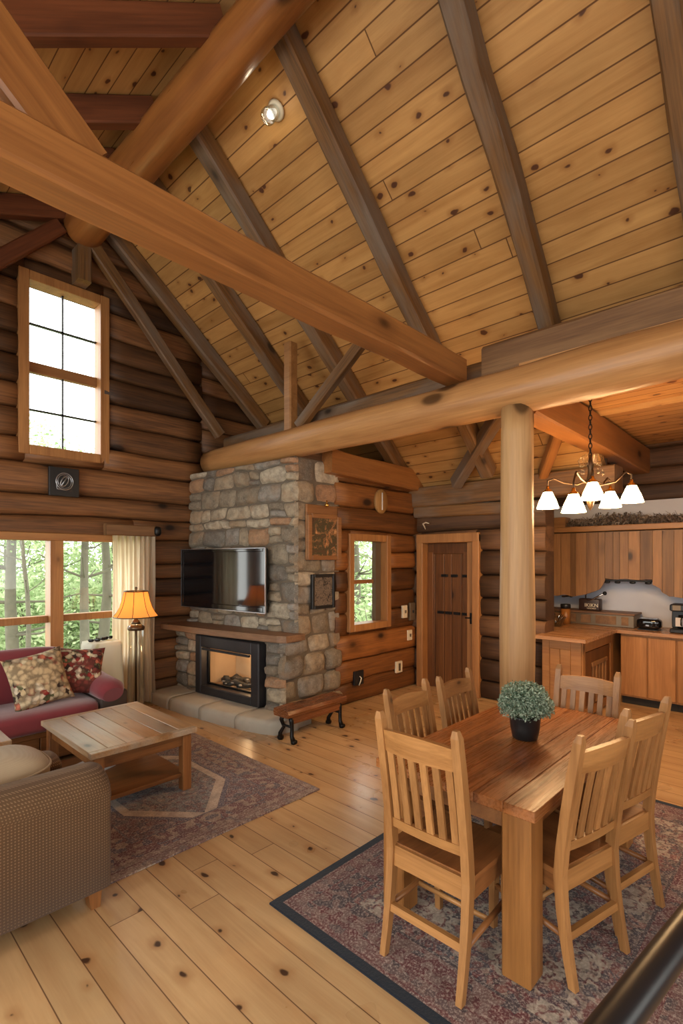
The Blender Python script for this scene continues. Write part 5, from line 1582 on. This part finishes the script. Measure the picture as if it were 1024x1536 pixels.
# ------------------------------------------------------------------ outdoors
def hill(x, y): return -2.2 - .02 * (y - 6)
m = MB(); K = 24; vs = []; fs = []
for i in range(K + 1):
    for j in range(K + 1):
        x, y = -8 + 58 * i / K, 7 + 43 * j / K
        vs.append((x, y, -2.0 + .4 * nz(x * .1, y * .1, 2)))
for i in range(K):
    for j in range(K):
        a = i * (K + 1) + j; fs.append((a, a + K + 1, a + K + 2, a + 1))
m.add(vs, fs, True); o = m.build('ground', W['ground']); struct(o)
def tree_mb(seed, H, r0, crown, ncl, nleaf, z0c, lean=0., twin=False):
    rnd = random.Random(seed)
    t = MB(); pts = []
    for k in range(10):
        q = k / 9; pts.append((.1 * nz(q * 3, seed) + lean * (q - .5) * H, .1 * nz(q * 3, seed, 4), q * H))
    t.tube(pts, [r0 * (1 - .6 * k / 9) for k in range(10)], 12, jit=.12, seed=seed)
    tips = []
    for k in range(14):
        q = rnd.uniform(.3, .98); i = min(8, int(q * 9)); p = Vector(pts[i]); th = rnd.uniform(0, 2 * PI); L = rnd.uniform(.6, 1.) * crown * (1.1 - .5 * q)
        e = p + Vector((L * math.cos(th), L * math.sin(th), L * rnd.uniform(.1, .5)))
        md = (p + e) / 2 + Vector((0, 0, -.06 * L)); t.tube([p, md, e], [r0 * .22, r0 * .14, .012], 6, cap=False); tips += [e, md]
    f = MB()
    tips = [q for q in tips if q.z > z0c]
    for k in range(ncl):
        if tips and rnd.random() < .5: c = rnd.choice(tips) + Vector((rnd.gauss(0, .3), rnd.gauss(0, .3), rnd.gauss(0, .3)))
        else: c = Vector((rnd.gauss(0, crown * .5), rnd.gauss(0, crown * .5), rnd.uniform(z0c, H)))
        rr = rnd.uniform(.25, .55); tt = rnd.random()
        for q in range(nleaf):
            v = Vector((rnd.gauss(0, 1), rnd.gauss(0, 1), rnd.gauss(0, .7))) * rr * .6 + c
            d = Vector((rnd.gauss(0, 1), rnd.gauss(0, 1), rnd.gauss(0, .6))).normalized(); s_ = d.cross(Vector((rnd.gauss(0, 1), rnd.gauss(0, 1), 1))).normalized()
            L = rnd.uniform(.03, .065)
            f.add([v - d * L, v + s_ * L * .5, v + d * L, v - s_ * L * .5], [(0, 1, 2, 3)], False, min(1, max(0, tt * .6 + rnd.random() * .4)))
    return t, f
def make_tree(name, seed, H, r0, crown, ncl, nleaf, z0c, mat=None, lean=0.):
    r = empty(name)
    t, f = tree_mb(seed, H, r0, crown, ncl, nleaf, z0c, lean)
    t.build('trunk', W['bark'], r); f.build('crown', mat or W['leaf'], r)
    return r
TA = make_tree('forest_tree', 1, 6.4, .15, 1.6, 70, 60, 4.7)
TD = make_tree('forest_tree', 5, 6.2, .12, 1.8, 150, 60, 1.2)
TB = make_tree('forest_tree', 2, 6.0, .13, 1.5, 70, 60, 4.6)
TC = make_tree('forest_tree', 3, 5.6, .06, 1.3, 50, 60, 4.4, lean=.06)
tp = [(TA, 3.03, 12.6, .0, 'thick grey forest trunk seen through the outer pane of the wide window'),
      (TC, 2.95, 11.3, 2., 'slim leaning forest trunk beside the thick grey trunk outside'),
      (TB, 4.36, 12.2, 1., 'straight forest trunk in the middle of the curtain-side pane'),
      (TA, 5.2, 13.2, 2.2, 'forest trunk just beside the cream curtain edge'),
      (TD, 5.2, 17.5, 4., 'pale forest tree standing far behind the straight trunk'),
      (TD, 7.6, 18.5, 1.2, 'slim forest tree far back toward the curtain'),
      (TD, 4.2, 18., 4.4, 'broad forest tree far behind the thick grey trunk'),
      (TD, 8.9, 16.5, 3.3, 'forest tree hidden mostly behind the curtain'),
      (TB, 10.9, 9.8, 5.2, 'broad tree outside the narrow window'),
      (TD, 13.6, 12.4, .4, 'forest tree farther away outside the narrow window'),
      (TC, 10.4, 8.6, 3.4, 'slim dark trunk close outside the narrow window')]
used = set()
for (src, x, y, a, l_) in tp:
    o = src if src.name not in used else copy_tree(src)
    used.add(src.name)
    o.location = (x, y, -2.0); o.rotation_euler.z = a
    tag(o, l_, 'tree', 'trees in the forest outside')
SB = empty('forest_shrub')
f = MB(); rnd = random.Random(31)
for k in range(60):
    c = Vector((rnd.gauss(0, .6), rnd.gauss(0, .6), rnd.uniform(.1, 2.4))); tt = rnd.random()
    for q in range(60):
        v = Vector((rnd.gauss(0, 1), rnd.gauss(0, 1), rnd.gauss(0, .8))) * .3 + c
        d = Vector((rnd.gauss(0, 1), rnd.gauss(0, 1), rnd.gauss(0, .6))).normalized(); s_ = d.cross(Vector((rnd.gauss(0, 1), rnd.gauss(0, 1), 1))).normalized()
        L = rnd.uniform(.04, .08)
        f.add([v - d * L, v + s_ * L * .5, v + d * L, v - s_ * L * .5], [(0, 1, 2, 3)], False, min(1, tt * .6 + rnd.random() * .4))
f.build('foliage', W['leaf'], SB)
t = MB()
for k in range(12):
    th = rnd.uniform(0, 2 * PI); t.tube([(0, 0, 0), (.4 * math.cos(th), .4 * math.sin(th), 1.1), (.7 * math.cos(th), .7 * math.sin(th), 2.2)], [.03, .02, .006], 5)
t.build('stems', W['bark'], SB)
sp = [(3.3, 15.2, 1.25, 'leafy shrub below the thick grey trunk outside'), (4.6, 15.6, 1.3, 'leafy shrub between the two trunks outside the wide window'), (6.0, 15.4, 1.3, 'leafy shrub below the curtain-side trunks'),
      (7.2, 16.2, 1.4, 'leafy shrub behind the curtain edge outside'), (4.0, 19.5, 1.7, 'tall leafy shrub far behind the thick grey trunk'), (6.4, 20.5, 1.8, 'tall leafy shrub far behind the middle trunk'), (8.8, 20.5, 1.8, 'tall leafy shrub far back beside the curtain'),
      (9.9, 7.9, 1.2, 'leafy shrub outside the narrow window, nearest the wall'), (12.4, 10.6, 1.5, 'leafy shrub outside the narrow window, farther back'), (14.6, 11.6, 1.7, 'leafy shrub farthest outside the narrow window')]
for i, (x, y, s_, l_) in enumerate(sp):
    o = SB if i == 0 else copy_tree(SB)
    o.location = (x, y, -2.0); o.scale = (s_, s_, s_); o.rotation_euler.z = i * 1.7
    tag(o, l_, 'shrub', 'leafy shrubs outside')

# ------------------------------------------------------------------ lights
def point(name, loc_, e, c, r=.04):
    l = bpy.data.lights.new(name, 'POINT'); l.energy = e; l.color = c; l.shadow_soft_size = r
    o = bpy.data.objects.new(name, l); col.objects.link(o); o.location = loc_; return o
for (ox, oy, oz) in offs: point('chandelier_glow', (CX + ox, CY + oy, oz - .05), CHE, (1., .62, .28), .04)
point('lamp_glow', (LX, LY, 1.25), LPE, (1., .6, .26), .05)
point('spot_glow', tuple(Vector((lx, 3.27, roof(lx))) + n_ * .17), SPE, (1., .8, .55), .03)
fp_w = Matrix.Translation((FX, FY, 0)) @ Matrix.Rotation(FR, 4, 'Z')
point('firebox_glow', fp_w @ Vector((-.05, -.80, .58)), EME, (1., .62, .32), .05)  # warm light added inside the firebox
def portal(loc_, rot, sx_, sy_):
    l = bpy.data.lights.new('window_portal', 'AREA'); l.shape = 'RECTANGLE'; l.size = sx_; l.size_y = sy_; l.cycles.is_portal = True
    o = bpy.data.objects.new('window_portal', l); col.objects.link(o); o.location = loc_; o.rotation_euler = rot
portal((-2.25, -.5, 1.88), (0, -PI / 2, 0), 3.2, 2.8); portal((-2.25, 3.05, 1.88), (0, -PI / 2, 0), 3.2, 3.1)
portal((-.2, -2.85, 1.75), (PI / 2, 0, 0), 2.8, 2.3); portal((3.3, -2.85, 1.7), (PI / 2, 0, 0), 1.4, 1.6)
portal((1.97, 6.2, 3.8), (-PI / 2, 0, 0), .8, 1.8); portal((1.88, 6.2, 1.29), (-PI / 2, 0, 0), 1.7, 1.4); portal((4.88, 4.32, 1.46), (-PI / 2, 0, 0), .65, 1.05)
vs_ = sc.view_settings
vs_.view_transform = 'Standard'; vs_.look = 'None'; vs_.exposure = EXPO; vs_.gamma = 1; vs_.use_curve_mapping = False
cy = sc.cycles
cy.max_bounces = 7; cy.diffuse_bounces = 5; cy.glossy_bounces = 3; cy.transmission_bounces = 4; cy.transparent_max_bounces = 8
cy.caustics_reflective = False; cy.caustics_refractive = False; cy.sample_clamp_indirect = 6.
cy.use_denoising = True
